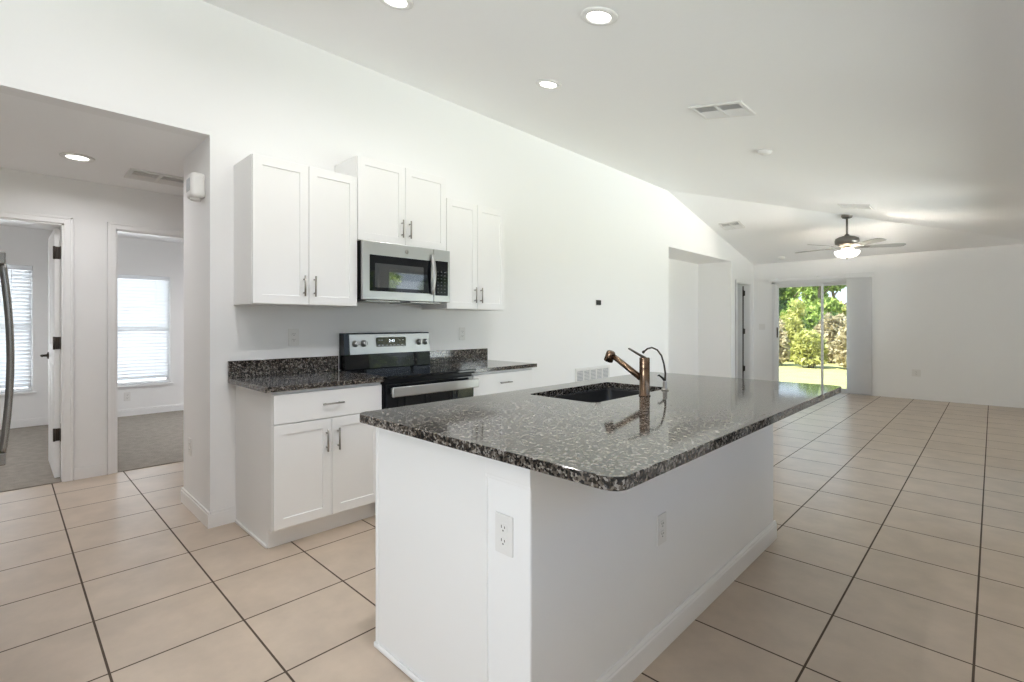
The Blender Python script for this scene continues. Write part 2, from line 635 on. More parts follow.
struct(holes_wall('x', XR, XR + 0.12, YB, YF, 0, 2.6, [(0.2, 3.95, 1.3, 2.1), (4.1, 6.0, -1, 2.1), (6.15, 9.4, 1.3, 2.1)]).build('wall_right', M['wall']), 'white wall with a glass door and added high windows opposite the kitchen', 'wall')  # high openings added to pass the upward fill
struct(holes_wall('y', YB - 0.12, YB, XW, XR, 0, 3.3, [(-2.3, 0.35, 0.4, 2.3)]).build('wall_front', M['wall']), 'white wall with an added wide window behind the dining end', 'wall')  # window opening added and widened for even light
struct(MB().box(-3.0, -2.02, -0.97, -0.85, 0, 2.42).build('wall_fridge', M['wall']), 'white wall behind the refrigerator', 'wall')
# niche behind the long wall
nb = MB()
nb.box(-4.20, -4.08, 6.78, 9.47, 0, 2.52)
nb.box(-4.08, XW - 0.12, 9.35, 9.47, 0, 2.52)
nb.box(-4.08, XW - 0.12, 6.78, 6.90, 0, 2.52)
nb.box(-4.08, XW - 0.12, 6.90, 9.35, 2.40, 2.52)
struct(nb.build('wall_niche', M['wall']), 'shallow white niche recessed in the long wall', 'wall niche')
struct(MB().box(-4.08, XH + 0.72, 6.9, 9.35, -0.1, 0.0).build('floor', M['tile']), 'beige tile floor inside the niche', 'floor')
# room behind the ajar door
rb = MB()
rb.box(-5.6, -5.5, 9.55, 11.2, 0, 2.44)
rb.box(-5.5, XW - 0.12, 11.1, 11.2, 0, 2.44)
rb.box(-5.5, XW - 0.12, 9.48, 9.58, 0, 2.44)
rb.box(-5.5, XW - 0.12, 9.58, 11.1, 2.44, 2.54)
rb.box(-5.5, XW - 0.12, 9.58, 11.1, -0.1, 0.0)
struct(rb.build('wall_closet', M['wall']), 'white walls of the small room behind the ajar door', 'wall')


def baseboard(name, label, runs, h=0.10):
    mb = MB()
    for x0, x1, y0, y1 in runs:
        mb.box(x0, x1, y0, y1, 0, h - 0.018)
        dx, dy = (x1 - x0) < (y1 - y0), (x1 - x0) >= (y1 - y0)
        mb.box(x0 + (0.0 if not dx else 0.002), x1 - (0.0 if not dx else 0.004), y0 + (0.0 if not dy else 0.003), y1 - (0.0 if not dy else 0.003), h - 0.018, h, bev=0.002)
    return struct(mb.build(name, M['trim']), label, 'baseboard')


T = 0.014
baseboard('baseboard_left', 'white baseboard along the long kitchen wall', [(XW, XW + T, 0.888, 1.03), (XW, XW + T, 3.18, 6.9), (XW, XW + T, 9.35, 9.56), (XW, XW + T, 10.39, YF)])
baseboard('baseboard_hall_end', 'white baseboard at the foot of the wall end by the hall', [(-4.10, XW + T, 0.888 - T, 0.888), (-4.10 - T, -4.10, 0.888 - T, 1.25)])
baseboard('baseboard_hall', 'short white baseboard between the two bedroom doorways', [(XH, XH + T, 0.395, 0.60), (XH, XH + T, 1.49, 2.3)])
baseboard('baseboard_back', 'white baseboard along the far wall', [(SL[1] + 0.06, XR, YF - T, YF), (XW, SL[0] - 0.06, YF - T, YF)], 0.09)
baseboard('baseboard_bedroom', 'white baseboard along the bedroom wall under the windows', [(XBED, XBED + T, -3.08, 4.08)])
baseboard('baseboard_niche', 'white baseboard inside the niche', [(-4.08, -4.08 + T, 6.9, 9.35), (-4.08, XW - 0.12, 9.35 - T, 9.35)])


def casing_x(name, label, xf, sgn, y0, y1, z1, wd=0.056):
    """Door casing on an x-facing wall."""
    mb = MB()
    for a, b in ((y0 - wd, y0), (y1, y1 + wd)):
        mb.box(xf, xf + sgn * 0.016, a, b, 0, z1 + wd, bev=0.003)
        c0, c1 = (a, a + 0.018) if a < y0 else (b - 0.018, b)
        mb.box(xf, xf + sgn * 0.021, c0, c1, 0, z1 + wd, bev=0.003)
    mb.box(xf, xf + sgn * 0.016, y0 - 0.002, y1 + 0.002, z1, z1 + wd, bev=0.003)
    mb.box(xf, xf + sgn * 0.021, y0 - wd, y1 + wd, z1 + wd - 0.018, z1 + wd, bev=0.003)
    # jamb lining through the wall
    for a, b in ((y0, y0 + 0.012), (y1 - 0.012, y1)):
        mb.box(xf - sgn * 0.125, xf + sgn * 0.002, a, b, 0, z1)
    mb.box(xf - sgn * 0.125, xf + sgn * 0.002, y0, y1, z1 - 0.012, z1)
    return struct(mb.build(name, M['trim']), label, 'door trim')


casing_x('trim_1', 'white casing around the bedroom doorway with the open door and lever', XH, 1, -0.42, 0.335, 2.05)
casing_x('trim_2', 'white casing around the bedroom doorway nearer the kitchen cabinets', XH, 1, 0.66, 1.43, 2.05)
casing_x('trim_3', 'white casing around the ajar door by the patio', XW, 1, 9.62, 10.33, 2.03)


def hinge(mb, x, y, z, nx):
    """Two leaves and a knuckle; leaf lies on the y face."""
    mb.box(x - 0.022, x + 0.022, y - 0.003, y + 0.003, z - 0.045, z + 0.045, bev=0.001)
    mb.tube([(x + nx, y, z - 0.048), (x + nx, y, z + 0.048)], 0.007, 8)


# bedroom door 1: hinged on the jamb, opened square into the bedroom
d1 = thing('door_1', 'white bedroom door standing open with dark hinges and a dark lever', 'door', (XH - 0.12, 0.32, 0), None, 'structure')
dd = MB()
X0, X1 = XH - 0.12 - 0.76, XH - 0.125
dd.box(X0, X1, 0.286, 0.321, 0.012, 2.03, bev=0.002)
slab = dd.build('door_slab', M['door'], d1)
pm = MB()
for z0, z1 in ((0.18, 0.92), (1.08, 1.90)):      # raised panels on both faces
    for x0, x1 in ((X0 + 0.12, X0 + 0.35), (X0 + 0.43, X1 - 0.11)):
        pm.box(x0, x1, 0.282, 0.325, z0, z1, bev=0.004)
pm.build('door_panel', M['door'], d1)
for z in (0.36, 1.10, 1.83):
    h = MB()
    h.box(X1 - 0.004, X1 + 0.004, 0.287, 0.320, z - 0.05, z + 0.05, bev=0.001)
    h.box(X1 + 0.004, X1 + 0.05, 0.318, 0.3235, z - 0.05, z + 0.05, bev=0.001)
    h.tube([(X1 + 0.006, 0.285, z - 0.052), (X1 + 0.006, 0.285, z + 0.052)], 0.008, 8)
    h.build('hinge', M['dark'], d1)['label'] = 'dark bronze hinge'
lv = MB()
lx = X0 + 0.065
lv.lathe([(0.0, 0), (0.032, 0), (0.032, 0.006), (0.026, 0.012), (0.012, 0.014), (0.010, 0.05), (0, 0.05)], (lx, 0.286, 0.97), 20, (0, -1, 0))
lv.tube([(lx, 0.238, 0.97), (lx + 0.03, 0.236, 0.972), (lx + 0.11, 0.238, 0.968)], [0.010, 0.009, 0.007], 10)
lv.build('lever_handle', M['dark'], d1)['label'] = 'dark bronze lever handle'

# bedroom door 2: swung back out of sight behind its jamb
d2 = thing('door_2', 'white bedroom door swung back so only its dark hinges show on the jamb', 'door', (XH - 0.12, 0.675, 0), None, 'structure')
MB().box(XH - 0.885, XH - 0.13, 0.640, 0.673, 0.012, 2.03, bev=0.002).build('door_slab', M['door'], d2)
for z in (0.36, 1.095, 1.83):
    h = MB()
    h.box(XH - 0.10, XH - 0.05, 0.671, 0.677, z - 0.05, z + 0.05, bev=0.001)
    h.tube([(XH - 0.112, 0.679, z - 0.052), (XH - 0.112, 0.679, z + 0.052)], 0.008, 8)
    h.build('hinge', M['dark'], d2)['label'] = 'dark bronze hinge'

# ajar door by the patio
d4 = thing('door_4', 'white door ajar beside the far wall with three dark hinges', 'door', (XW - 0.12, 10.30, 0), None, 'structure')
MB().box(XW - 0.12 - 0.70, XW - 0.128, 10.278, 10.312, 0.012, 2.015, bev=0.002).build('door_slab', M['door'], d4)
for z in (0.36, 1.10, 1.86):
    h = MB()
    h.box(XW - 0.132, XW - 0.085, 10.3135, 10.3195, z - 0.05, z + 0.05, bev=0.001)
    h.tube([(XW - 0.116, 10.30, z - 0.06), (XW - 0.116, 10.30, z + 0.06)], 0.016, 8)
    h.build('hinge', M['dark'], d4)['label'] = 'dark bronze hinge'
MB().box(XW - 0.1275, XW - 0.112, 10.292, 10.3175, 0.02, 2.0).build('gap_strip', M['dark'], d4)  # dark strip standing in for the shaded gap between slab and jamb

# ------------------------------------------------------------------ bedroom windows and blinds


def bed_window(n, y0, y1, z0, z1, lab):
    wd = thing('window_%d' % n, lab, 'window', (XBED - 0.06, (y0 + y1) / 2, z0), None, 'structure')
    f = MB()
    for a, b, c, d in ((y0, y0 + 0.04, z0, z1), (y1 - 0.04, y1, z0, z1), (y0 + 0.04, y1 - 0.04, z0, z0 + 0.04), (y0 + 0.04, y1 - 0.04, z1 - 0.04, z1),
                       (y0 + 0.04, y1 - 0.04, (z0 + z1) / 2 - 0.02, (z0 + z1) / 2 + 0.02)):
        f.box(XBED - 0.11, XBED - 0.06, a, b, c, d)
    f.build('window_frame', M['vinyl'], wd)
    MB().box(XBED - 0.088, XBED - 0.082, y0 + 0.04, y1 - 0.04, z0 + 0.04, z1 - 0.04).build('pane', M['glass'], wd)
    MB().box(XBED - 0.06, XBED + 0.03, y0 - 0.03, y1 + 0.03, z0 - 0.025, z0 - 0.001, bev=0.004).build('window_sill', M['trim'], wd)


def blind(y0, y1, z0, z1, lab):
    b = thing('window_blind', lab, 'window blind', (XBED - 0.03, (y0 + y1) / 2, z0), 'closed white slat blinds in the bedrooms')
    MB().box(XBED - 0.055, XBED + 0.004, y0 + 0.008, y1 - 0.008, z1 - 0.06, z1 - 0.004, bev=0.003).build('headrail', M['slat'], b)
    s = MB()
    n = int((z1 - z0 - 0.10) / 0.0455)
    R = Matrix.Rotation(math.radians(-58), 3, 'Y')
    for i in range(n):
        z = z1 - 0.085 - i * 0.0455
        s.box(XBED - 0.05, XBED, y0 + 0.012, y1 - 0.012, z - 0.0015, z + 0.0015, rot=R)
    s.build('slats', M['slat'], b)
    MB().box(XBED - 0.05, XBED - 0.002, y0 + 0.012, y1 - 0.012, z0 + 0.006, z0 + 0.024, bev=0.003).build('bottom_rail', M['slat'], b)
    c = MB()
    for f in (0.2, 0.8):
        y = y0 + (y1 - y0) * f
        c.tube([(XBED + 0.001, y, z1 - 0.06), (XBED + 0.001, y, z0 + 0.02)], 0.0015, 6)
    c.build('ladder_cord', M['vinyl'], b)
    MB().tube([(XBED + 0.008, y0 + 0.06, z1 - 0.06), (XBED + 0.012, y0 + 0.06, z1 - 0.75)], 0.004, 6).build('tilt_wand', M['vinyl'], b)


bed_window(1, -0.66, 0.25, 0.43, 1.96, 'white framed window of the bedroom with the open lever door')
bed_window(2, 0.76, 1.66, 0.42, 1.92, 'white framed window of the bedroom beside the kitchen wall end')
blind(-0.66, 0.25, 0.43, 1.96, 'white horizontal slat blind seen through the doorway with the open lever door')
blind(0.76, 1.66, 0.42, 1.92, 'white horizontal slat blind seen through the doorway beside the kitchen wall end')

# side glass door, and unseen windows added to let fill light in


def side_window(n, axis, a, u0, u1, z0, z1, lab):
    wd = thing('window_%d' % n, lab, 'window', (0, 0, 0), None, 'structure')
    f = MB()
    g = MB()
    um = (u0 + u1) / 2
    zz0 = max(z0, 0)
    for p, q, c, d in ((u0, u0 + 0.05, zz0, z1), (u1 - 0.05, u1, zz0, z1), (um - 0.025, um + 0.025, zz0, z1), (u0 + 0.05, u1 - 0.05, zz0, zz0 + 0.05), (u0 + 0.05, u1 - 0.05, z1 - 0.05, z1)):
        f.box(*((a, a + 0.05, p, q) if axis == 'x' else (p, q, a, a + 0.05)), c, d)
    g.box(*((a + 0.02, a + 0.026, u0 + 0.05, u1 - 0.05) if axis == 'x' else (u0 + 0.05, u1 - 0.05, a + 0.02, a + 0.026)), zz0 + 0.05, z1 - 0.05)
    f.build('window_frame', M['vinyl'], wd)
    g.build('pane', M['glass'], wd)


side_window(3, 'x', XR + 0.04, 4.1, 6.0, 0.0, 2.1, 'glass side door whose trees reflect in the microwave')
side_window(4, 'x', XR + 0.04, 6.15, 9.4, 1.3, 2.1, 'unseen wide high window added for light on the living room side')  # unseen window added so upward light reaches the ceiling
side_window(6, 'x', XR + 0.04, 0.2, 3.95, 1.3, 2.1, 'unseen wide high window added for light facing the island')  # also added unseen, passes light to the ceiling only
side_window(5, 'y', YB - 0.09, -2.3, 0.35, 0.4, 2.3, 'unseen window added for light at the dining end')  # unseen window added to light the island end

# ------------------------------------------------------------------ sliding patio door
sl = thing('door_3', 'white sliding glass patio door looking out on lawn and trees', 'door', (-2.26, YF, 0), None, 'structure')
f = MB()
yo = YF + 0.02
for a, b, c, d in ((SL[0], SL[0] + 0.025, 0, 2.03), (SL[1] - 0.025, SL[1], 0, 2.03), (SL[0] + 0.025, SL[1] - 0.025, 1.995, 2.03), (SL[0] + 0.025, SL[1] - 0.025, 0.0, 0.03)):
    f.box(a, b, yo, yo + 0.11, c, d, bev=0.002)
for a, b in ((SL[0] - 0.05, SL[0] + 0.002), (SL[1] - 0.002, SL[1] + 0.05)):
    f.box(a, b, YF - 0.012, YF + 0.03, 0, 2.07, bev=0.003)
f.box(SL[0] - 0.05, SL[1] + 0.05, YF - 0.012, YF + 0.03, 2.02, 2.07, bev=0.003)
f.build('door_frame', M['vinyl'], sl)


def glass_panel(x0, x1, y, handle):
    p = MB()
    s = 0.036
    for a, b, c, d in ((x0, x0 + s, 0.032, 1.993), (x1 - s, x1, 0.032, 1.993), (x0 + s, x1 - s, 1.955, 1.993), (x0 + s, x1 - s, 0.032, 0.07)):
        p.box(a, b, y, y + 0.035, c, d, bev=0.002)
    o = p.build('sliding_panel', M['vinyl'], sl)
    MB().box(x0 + s, x1 - s, y + 0.014, y + 0.020, 0.07, 1.955).build('pane', M['glass'], o)
    if handle:
        h = MB()
        h.box(x0 + 0.008, x0 + 0.028, y - 0.022, y, 0.98, 1.18, bev=0.004)
        h.build('door_handle', M['dark'], o)['label'] = 'dark pull handle'


glass_panel(SL[0] + 0.022, -2.255, yo + 0.015, True)
glass_panel(-2.30, SL[1] - 0.026, yo + 0.06, False)

# vertical blind pushed to one side
vb = thing('vertical_blind', 'grey white vertical vane blind pushed aside beside the sliding patio door', 'blind', (-1.67, YF - 0.07, 0.03))
MB().box(-3.14, -1.47, YF - 0.105, YF - 0.06, 2.075, 2.115, bev=0.003).build('headrail', M['vane'], vb)
vl = MB()
vl.box(-1.88, -1.46, YF - 0.135, YF - 0.128, 2.062, 2.145, bev=0.001)
vl.build('valance', M['vinyl'], vb)['label'] = 'short remaining piece of white valance'
for x in (-3.02, -2.33, -1.90):
    b_ = MB()
    b_.box(x - 0.012, x + 0.012, YF - 0.12, YF - 0.001, 2.112, 2.135, bev=0.002)
    b_.box(x - 0.010, x + 0.010, YF - 0.124, YF - 0.110, 2.085, 2.135, bev=0.002)
    b_.build('mounting_clip', M['vane'], vb)
for i in range(11):
    v = MB()
    x = -1.825 + i * 0.0275
    ang = math.radians(20)
    t = bmesh.new()
    prof = [(-0.044, 0.003), (-0.022, 0.0008), (0, 0), (0.022, 0.0008), (0.044, 0.003)]
    rows = []
    for z in (0.03, 2.06):
        rows.append([t.verts.new((x + a * math.cos(ang) - b * math.sin(ang), YF - 0.082 + a * math.sin(ang) + b * math.cos(ang), z)) for a, b in prof])
    for k in range(4):
        t.faces.new((rows[0][k], rows[0][k + 1], rows[1][k + 1], rows[1][k]))
    bmesh.ops.solidify(t, geom=t.faces[:], thickness=0.0012)
    v._take(t)
    v.box(x - 0.006, x + 0.006, YF - 0.086, YF - 0.078, 2.055, 2.08)
    v.build('vane', M['vane'], vb)

# ------------------------------------------------------------------ cabinets
YC = [1.018, 1.690, 2.458, 3.118]      # kitchen run: cabinet, range, cabinet


def bar_pull(parent, p0, p1, out, rad=0.0055, name='handle'):
    """A bar handle between p0 and p1, standing off the door along `out`."""
    p0, p1, out = Vector(p0), Vector(p1), Vector(out)
    d = (p1 - p0).normalized()
    mb = MB()
    mb.tube([p0 + out, p1 + out], rad, 10)
    for q in (p0 + d * 0.022, p1 - d * 0.022):
        mb.tube([q - out * 0.02, q + out], rad * 0.85, 8)
    return mb.build(name, M['nickel'], parent)


def upper(y0, y1, z0, z1, label, hz):
    xb = XW + 0.322
    t = thing('upper_cabinet', label, 'cabinet', (XW + 0.15, (y0 + y1) / 2, z0), 'white upper cabinets on the kitchen wall')
    b = MB()
    b.box(XW + 0.001, xb, y0 + 0.001, y1 - 0.001, z0, z1, bev=0.0015)
    b.build('cabinet_body', M['cab'], t)
    ym = (y0 + y1) / 2
    for s, (a, c) in ((1, (y0 + 0.003, ym - 0.0015)), (-1, (ym + 0.0015, y1 - 0.003))):
        d = MB().shaker(a, c, z0 + 0.003, z1 - 0.003, xb + 0.002).build('door', M['cab'], t)
        hy = c - 0.032 if s == 1 else a + 0.032
        bar_pull(d, (xb + 0.021, hy, z0 + 0.055), (xb + 0.021, hy, z0 + 0.055 + hz), (0.027, 0, 0))['label'] = 'brushed nickel bar handle'
    return t


upper(YC[0], YC[1], 1.375, 2.262, 'tall white two-door wall cabinet over the counter between the hall and the range', 0.13)
upper(YC[1], YC[2], 1.832, 2.415, 'short white two-door wall cabinet mounted highest directly above the microwave', 0.13)
upper(YC[2], YC[3], 1.375, 2.262, 'tall white two-door wall cabinet beyond the microwave farther along the wall', 0.13)


def base(y0, y1, label, end_lo, end_hi):
    xb = XW + 0.61
    t = thing('base_cabinet', label, 'cabinet', (XW + 0.3, (y0 + y1) / 2, 0), 'white base cabinets on the kitchen wall')
    b = MB()
    b.prism([(XW + 0.002, 0.0), (xb - 0.07, 0.0), (xb - 0.07, 0.105), (xb, 0.105), (xb, 0.882), (XW + 0.002, 0.882)], 'y', y0 + 0.001, y1 - 0.001, bev=0.001)
    body = b.build('cabinet_body', M['cab'], t)
    k = MB()
    k.box(xb - 0.068, xb - 0.055, y0 + 0.002, y1 - 0.001, 0.0, 0.103)
    k.build('toe_kick', M['cab'], t)
    sh = MB()
    if end_lo:
        sh.box(XW + 0.02, xb - 0.058, y0 - 0.010, y0 + 0.001, 0, 0.018, bev=0.004)
        sh.build('shoe_molding', M['trim'], t)
    ym = (y0 + y1) / 2
    d = MB()
    d.box(xb + 0.001, xb + 0.020, y0 + 0.004, y1 - 0.004, 0.700, 0.864, bev=0.002)
    dr = d.build('drawer', M['cab'], t)
    bar_pull(dr, (xb + 0.020, ym - 0.065, 0.785), (xb + 0.020, ym + 0.065, 0.785), (0.027, 0, 0))['label'] = 'brushed nickel bar handle'
    for s, (a, c) in ((1, (y0 + 0.004, ym - 0.0015)), (-1, (ym + 0.0015, y1 - 0.004))):
        d = MB().shaker(a, c, 0.118, 0.694, xb + 0.001).build('door', M['cab'], t)
        hy = c - 0.034 if s == 1 else a + 0.034
        bar_pull(d, (xb + 0.020, hy, 0.505), (xb + 0.020, hy, 0.635), (0.027, 0, 0))['label'] = 'brushed nickel bar handle'
    return t


base(1.03, 1.708, 'white base cabinet with one drawer and two doors between the hall and the range', True, False)
base(2.482, 3.165, 'white base cabinet on the far side of the range mostly hidden by the island', False, True)


def round_poly(x0, x1, y0, y1, r, n=8):
    pts = []
    for cx, cy, a0 in ((x1 - r, y1 - r, 0), (x0 + r, y1 - r, PI / 2), (x0 + r, y0 + r, PI), (x1 - r, y0 + r, 1.5 * PI)):
        for i in range(n + 1):
            a = a0 + (PI / 2) * i / n
            pts.append((cx + r * math.cos(a), cy + r * math.sin(a)))
    return pts


def slab_mesh(outer, holes, z0, z1, bev):
    """Worktop outline with holes, thickness z0..z1 and eased edges, as a mesh in a MB."""
    cu = bpy.data.curves.new('slab', 'CURVE')
    cu.dimensions = '2D'
    cu.fill_mode = 'BOTH'
    cu.extrude = (z1 - z0) / 2 - bev
    cu.bevel_depth = bev
    cu.bevel_resolution = 2
    cu.offset = -bev
    for pts in [outer] + holes:
        sp = cu.splines.new('POLY')
        sp.points.add(len(pts) - 1)
        for p, q in zip(sp.points, pts):
            p.co = (q[0], q[1], 0, 1)
        sp.use_cyclic_u = True
    o = bpy.data.objects.new('slab_tmp', cu)
    COL.objects.link(o)
    bpy.context.view_layer.update()
    dg = bpy.context.evaluated_depsgraph_get()
    me = bpy.data.meshes.new_from_object(o.evaluated_get(dg))
    bpy.data.objects.remove(o)
    mb = MB()
    mb.bm.from_mesh(me)
    for fc in mb.bm.faces:
        fc.smooth = False
    bmesh.ops.translate(mb.bm, verts=mb.bm.verts[:], vec=(0, 0, (z0 + z1) / 2))
    bmesh.ops.remove_doubles(mb.bm, verts=mb.bm.verts[:], dist=1e-5)
    bpy.data.meshes.remove(me)
    return mb


def wall_counter(y0, y1, label, gap=0.001):
    t = thing('countertop', label, 'countertop', (XW + 0.3, (y0 + y1) / 2, 0.884), 'granite counters on the kitchen wall')
    slab_mesh(round_poly(XW + 0.002, XW + 0.648, y0, y1, 0.006, 3), [], 0.884, 0.914, 0.002).build('slab', M['granite'], t)
    MB().box(XW + 0.002, XW + 0.022, y0 + gap, y1 - 0.001, 0.9145, 1.022, bev=0.002).build('backsplash', M['granite'], t)


wall_counter(0.985, 1.712, 'speckled dark granite counter with backsplash between the hall and the range')
wall_counter(2.478, 3.205, 'speckled dark granite counter with backsplash on the far side of the range', 0.014)

# ------------------------------------------------------------------ range
rg = thing('range', 'freestanding stainless and black electric range between the two granite counters', 'stove', (XW + 0.33, 2.08, 0))
ry0, ry1 = 1.717, 2.473
b = MB()
b.box(XW + 0.03, -2.83, ry0, ry1, 0.02, 0.895, bev=0.003)
b.box(XW + 0.06, -2.90, ry0 + 0.03, ry1 - 0.03, 0.0, 0.02)
b.build('body', M['blackp'], rg)
ct = MB()
ct.box(XW + 0.03, -2.782, ry0 - 0.002, ry1 + 0.002, 0.896, 0.917, bev=0.005)
top = ct.build('cooktop', M['blackglass'], rg)
for bx, by, br in ((-3.02, 1.90, 0.11), (-3.02, 2.27, 0.085), (-3.25, 1.90, 0.075), (-3.25, 2.27, 0.10)):
    MB().lathe([(br - 0.0015, 0.0), (br + 0.0015, 0.0), (br + 0.0015, 0.0006), (br - 0.0015, 0.0006), (br - 0.0015, 0.0)], (bx, by, 0.9171), 40).build('burner_ring', M['ringprint'], top)
bgd = MB()
bgd.prism([(XW + 0.004, 0.917), (XW + 0.095, 0.917), (XW + 0.088, 1.025), (XW + 0.07, 1.187), (XW + 0.004, 1.187)], 'y', ry0 + 0.008, ry1 + 0.014, bev=0.004)
bk = bgd.build('backguard', M['blackglass'], rg)


def bgx(z):
    return XW + 0.088 - 0.018 * (z - 1.025) / 0.162


pn = MB()
pn.prism([(bgx(1.028) - 0.01, 1.028), (bgx(1.028) + 0.004, 1.028), (bgx(1.178) + 0.004, 1.178), (bgx(1.178) - 0.01, 1.178)], 'y', ry0 + 0.050, ry1 + 0.010, bev=0.002)
cp = pn.build('control_panel', M['steel'], rg)
nrm = Vector((0.162, 0, 0.018)).normalized()
dp = MB()
dpts = round_poly(1.985, 2.250, 1.072, 1.152, 0.012, 4)
dp.prism(dpts, 'x', bgx(1.11) + 0.0025, bgx(1.11) + 0.0075)
disp = dp.build('display', M['blackglass'], cp)
for yk in (1.812, 1.880, 2.375, 2.437):
    k = MB()
    c0 = Vector((bgx(1.108) + 0.003, yk, 1.108))
    k.lathe([(0.0, 0), (0.025, 0), (0.025, 0.006), (0.021, 0.010), (0.019, 0.030), (0.016, 0.034), (0, 0.034)], c0, 24, nrm)
    ko = k.build('knob', M['steel'], cp)
    g = MB()
    g.box(c0.x + 0.030, c0.x + 0.040, yk - 0.004, yk + 0.004, 1.108 - 0.016, 1.108 + 0.020, bev=0.001)
    g.build('grip', M['steel'], ko)


def text_mesh(body, size, mtx, name, m, parent):
    cu = bpy.data.curves.new(name, 'FONT')
    cu.body = body
    cu.size = size
    cu.align_x = 'CENTER'
    cu.align_y = 'CENTER'
    cu.extrude = 0.0004
    o = bpy.data.objects.new('txt_tmp', cu)
    COL.objects.link(o)
    bpy.context.view_layer.update()
    me = bpy.data.meshes.new_from_object(o.evaluated_get(bpy.context.evaluated_depsgraph_get()))
    bpy.data.objects.remove(o)
    mb = MB(mtx)
    mb.bm.from_mesh(me)
    bpy.data.meshes.remove(me)
    return mb.build(name, m, parent)


def face_x(x, y, z):     # text plane facing +x, reading along +y
    return Matrix(((0, 0, 1, x), (1, 0, 0, y), (0, 1, 0, z), (0, 0, 0, 1)))


text_mesh('2:43', 0.030, face_x(bgx(1.11) + 0.008, 2.12, 1.123), 'clock_digits', M['digit'], disp)
for zz, ys in ((1.130, (2.01, 2.035, 2.19, 2.22)), (1.092, (2.01, 2.04, 2.075, 2.11, 2.145, 2.18, 2.215))):
    for y in ys:
        MB().box(bgx(1.11) + 0.0074, bgx(1.11) + 0.0080, y - 0.008, y + 0.008, zz - 0.0025, zz + 0.0025).build('button_lettering', M['legend'], disp)
od = MB()
od.box(-2.828, -2.800, ry0 + 0.006, ry1 - 0.006, 0.205, 0.868, bev=0.004)
door = od.build('oven_door', M['blackglass'], rg)
MB().box(-2.801, -2.7985, ry0 + 0.10, ry1 - 0.10, 0.34, 0.68, bev=0.001).build('oven_window', M['ovenwin'], door)
hd = MB()
hd.box(-2.752, -2.732, ry0 + 0.010, ry1 - 0.010, 0.786, 0.850, bev=0.007, seg=3)
for y in (ry0 + 0.05, ry1 - 0.05):
    hd.box(-2.802, -2.749, y - 0.014, y + 0.014, 0.800, 0.838, bev=0.003)
hd.build('handle', M['steel'], door)['label'] = 'wide flat stainless handle'
MB().box(-2.828, -2.802, ry0 + 0.006, ry1 - 0.006, 0.03, 0.198, bev=0.004).build('drawer', M['steel'], rg)

# ------------------------------------------------------------------ microwave
mw = thing('microwave', 'stainless over-the-range microwave mounted under the short wall cabinet', 'microwave', (XW + 0.2, 2.08, 1.42))
my0, my1, mz0, mz1 = 1.702, 2.456, 1.418, 1.829
xf = XW + 0.36
MB().box(XW + 0.003, xf, my0, my1, mz0 + 0.004, mz1, bev=0.003).build('body', M['blackp'], mw)
dv = my0 + 0.597     # door / panel split
d = MB()
d.box(xf + 0.001, xf + 0.030, my0, dv - 0.002, mz0 + 0.006, mz1, bev=0.004)
dr = d.build('door', M['steel'], mw)
wv = MB()
wv.prism(round_poly(my0 + 0.052, my0 + 0.568, mz0 + 0.066, mz1 - 0.094, 0.004, 2), 'x', xf + 0.028, xf + 0.0315)
win = wv.build('door_window', M['blackglass'], dr)
iv = MB()
iv.prism(round_poly(my0 + 0.092, my0 + 0.500, mz0 + 0.092, mz1 - 0.150, 0.006, 3), 'x', xf + 0.0313, xf + 0.0325)
iv.build('window_screen', M['ovenwin'], win)
h = MB()
hp = [(xf + 0.038 + 0.026 * math.sin(PI * i / 10), my0 + 0.578, mz0 + 0.062 + (0.300) * i / 10) for i in range(11)]
h.tube(hp, 0.0125, 12, flat=(1.35, 0.75))
for z in (mz0 + 0.072, mz0 + 0.352):
    h.box(xf + 0.026, xf + 0.046, my0 + 0.567, my0 + 0.589, z - 0.012, z + 0.012, bev=0.003)
h.build('handle', M['steel'], dr)['label'] = 'bowed stainless handle'
bd = MB()
bd.lathe([(0, 0), (0.0155, 0), (0.0155, 0.002), (0, 0.0025)], (xf + 0.030, my0 + 0.352, mz1 - 0.048), 24, (1, 0, 0))
bdo = bd.build('badge', M['nickel'], dr)
bs = MB()
cxm = Vector((xf + 0.0326, my0 + 0.352, mz1 - 0.048))
bs.tube([cxm + Vector((0, 0.0125 * math.cos(a), 0.0125 * math.sin(a))) for a in [2 * PI * i / 24 for i in range(25)]], 0.0008, 6)
for s in (-1, 1):      # two script curls in the ring
    bs.tube([cxm + Vector((0, s * 0.0045 + 0.0035 * math.cos(a), 0.001 + 0.005 * math.sin(a))) for a in [0.4 + 1.7 * PI * i / 14 for i in range(15)]], 0.0007, 6)
bs.build('badge_script', M['legend'], bdo)
cpn = MB()
cpn.box(xf + 0.001, xf + 0.030, dv + 0.002, my1, mz0 + 0.006, mz1, bev=0.004)
cpo = cpn.build('control_panel', M['steel'], mw)
kp = MB()
kp.prism(round_poly(dv + 0.014, my1 - 0.022, mz0 + 0.056, mz1 - 0.088, 0.003, 2), 'x', xf + 0.028, xf + 0.0315)
kpo = kp.build('keypad', M['blackglass'], cpo)
for r_ in range(7):
    for c_ in range(3):
        y = dv + 0.038 + c_ * 0.033
        z = mz0 + 0.082 + r_ * 0.026
        MB().box(xf + 0.0312, xf + 0.0319, y - 0.006, y + 0.006, z - 0.003, z + 0.003).build('key_lettering', M['keyprint'], kpo)
un = MB()
un.box(XW + 0.05, xf - 0.02, my0 + 0.05, my0 + 0.33, mz0 - 0.004, mz0 + 0.005)
un.box(XW + 0.05, xf - 0.02, my0 + 0.42, my1 - 0.05, mz0 - 0.004, mz0 + 0.005)
un.build('vent_filter', M['steeldark'], mw)

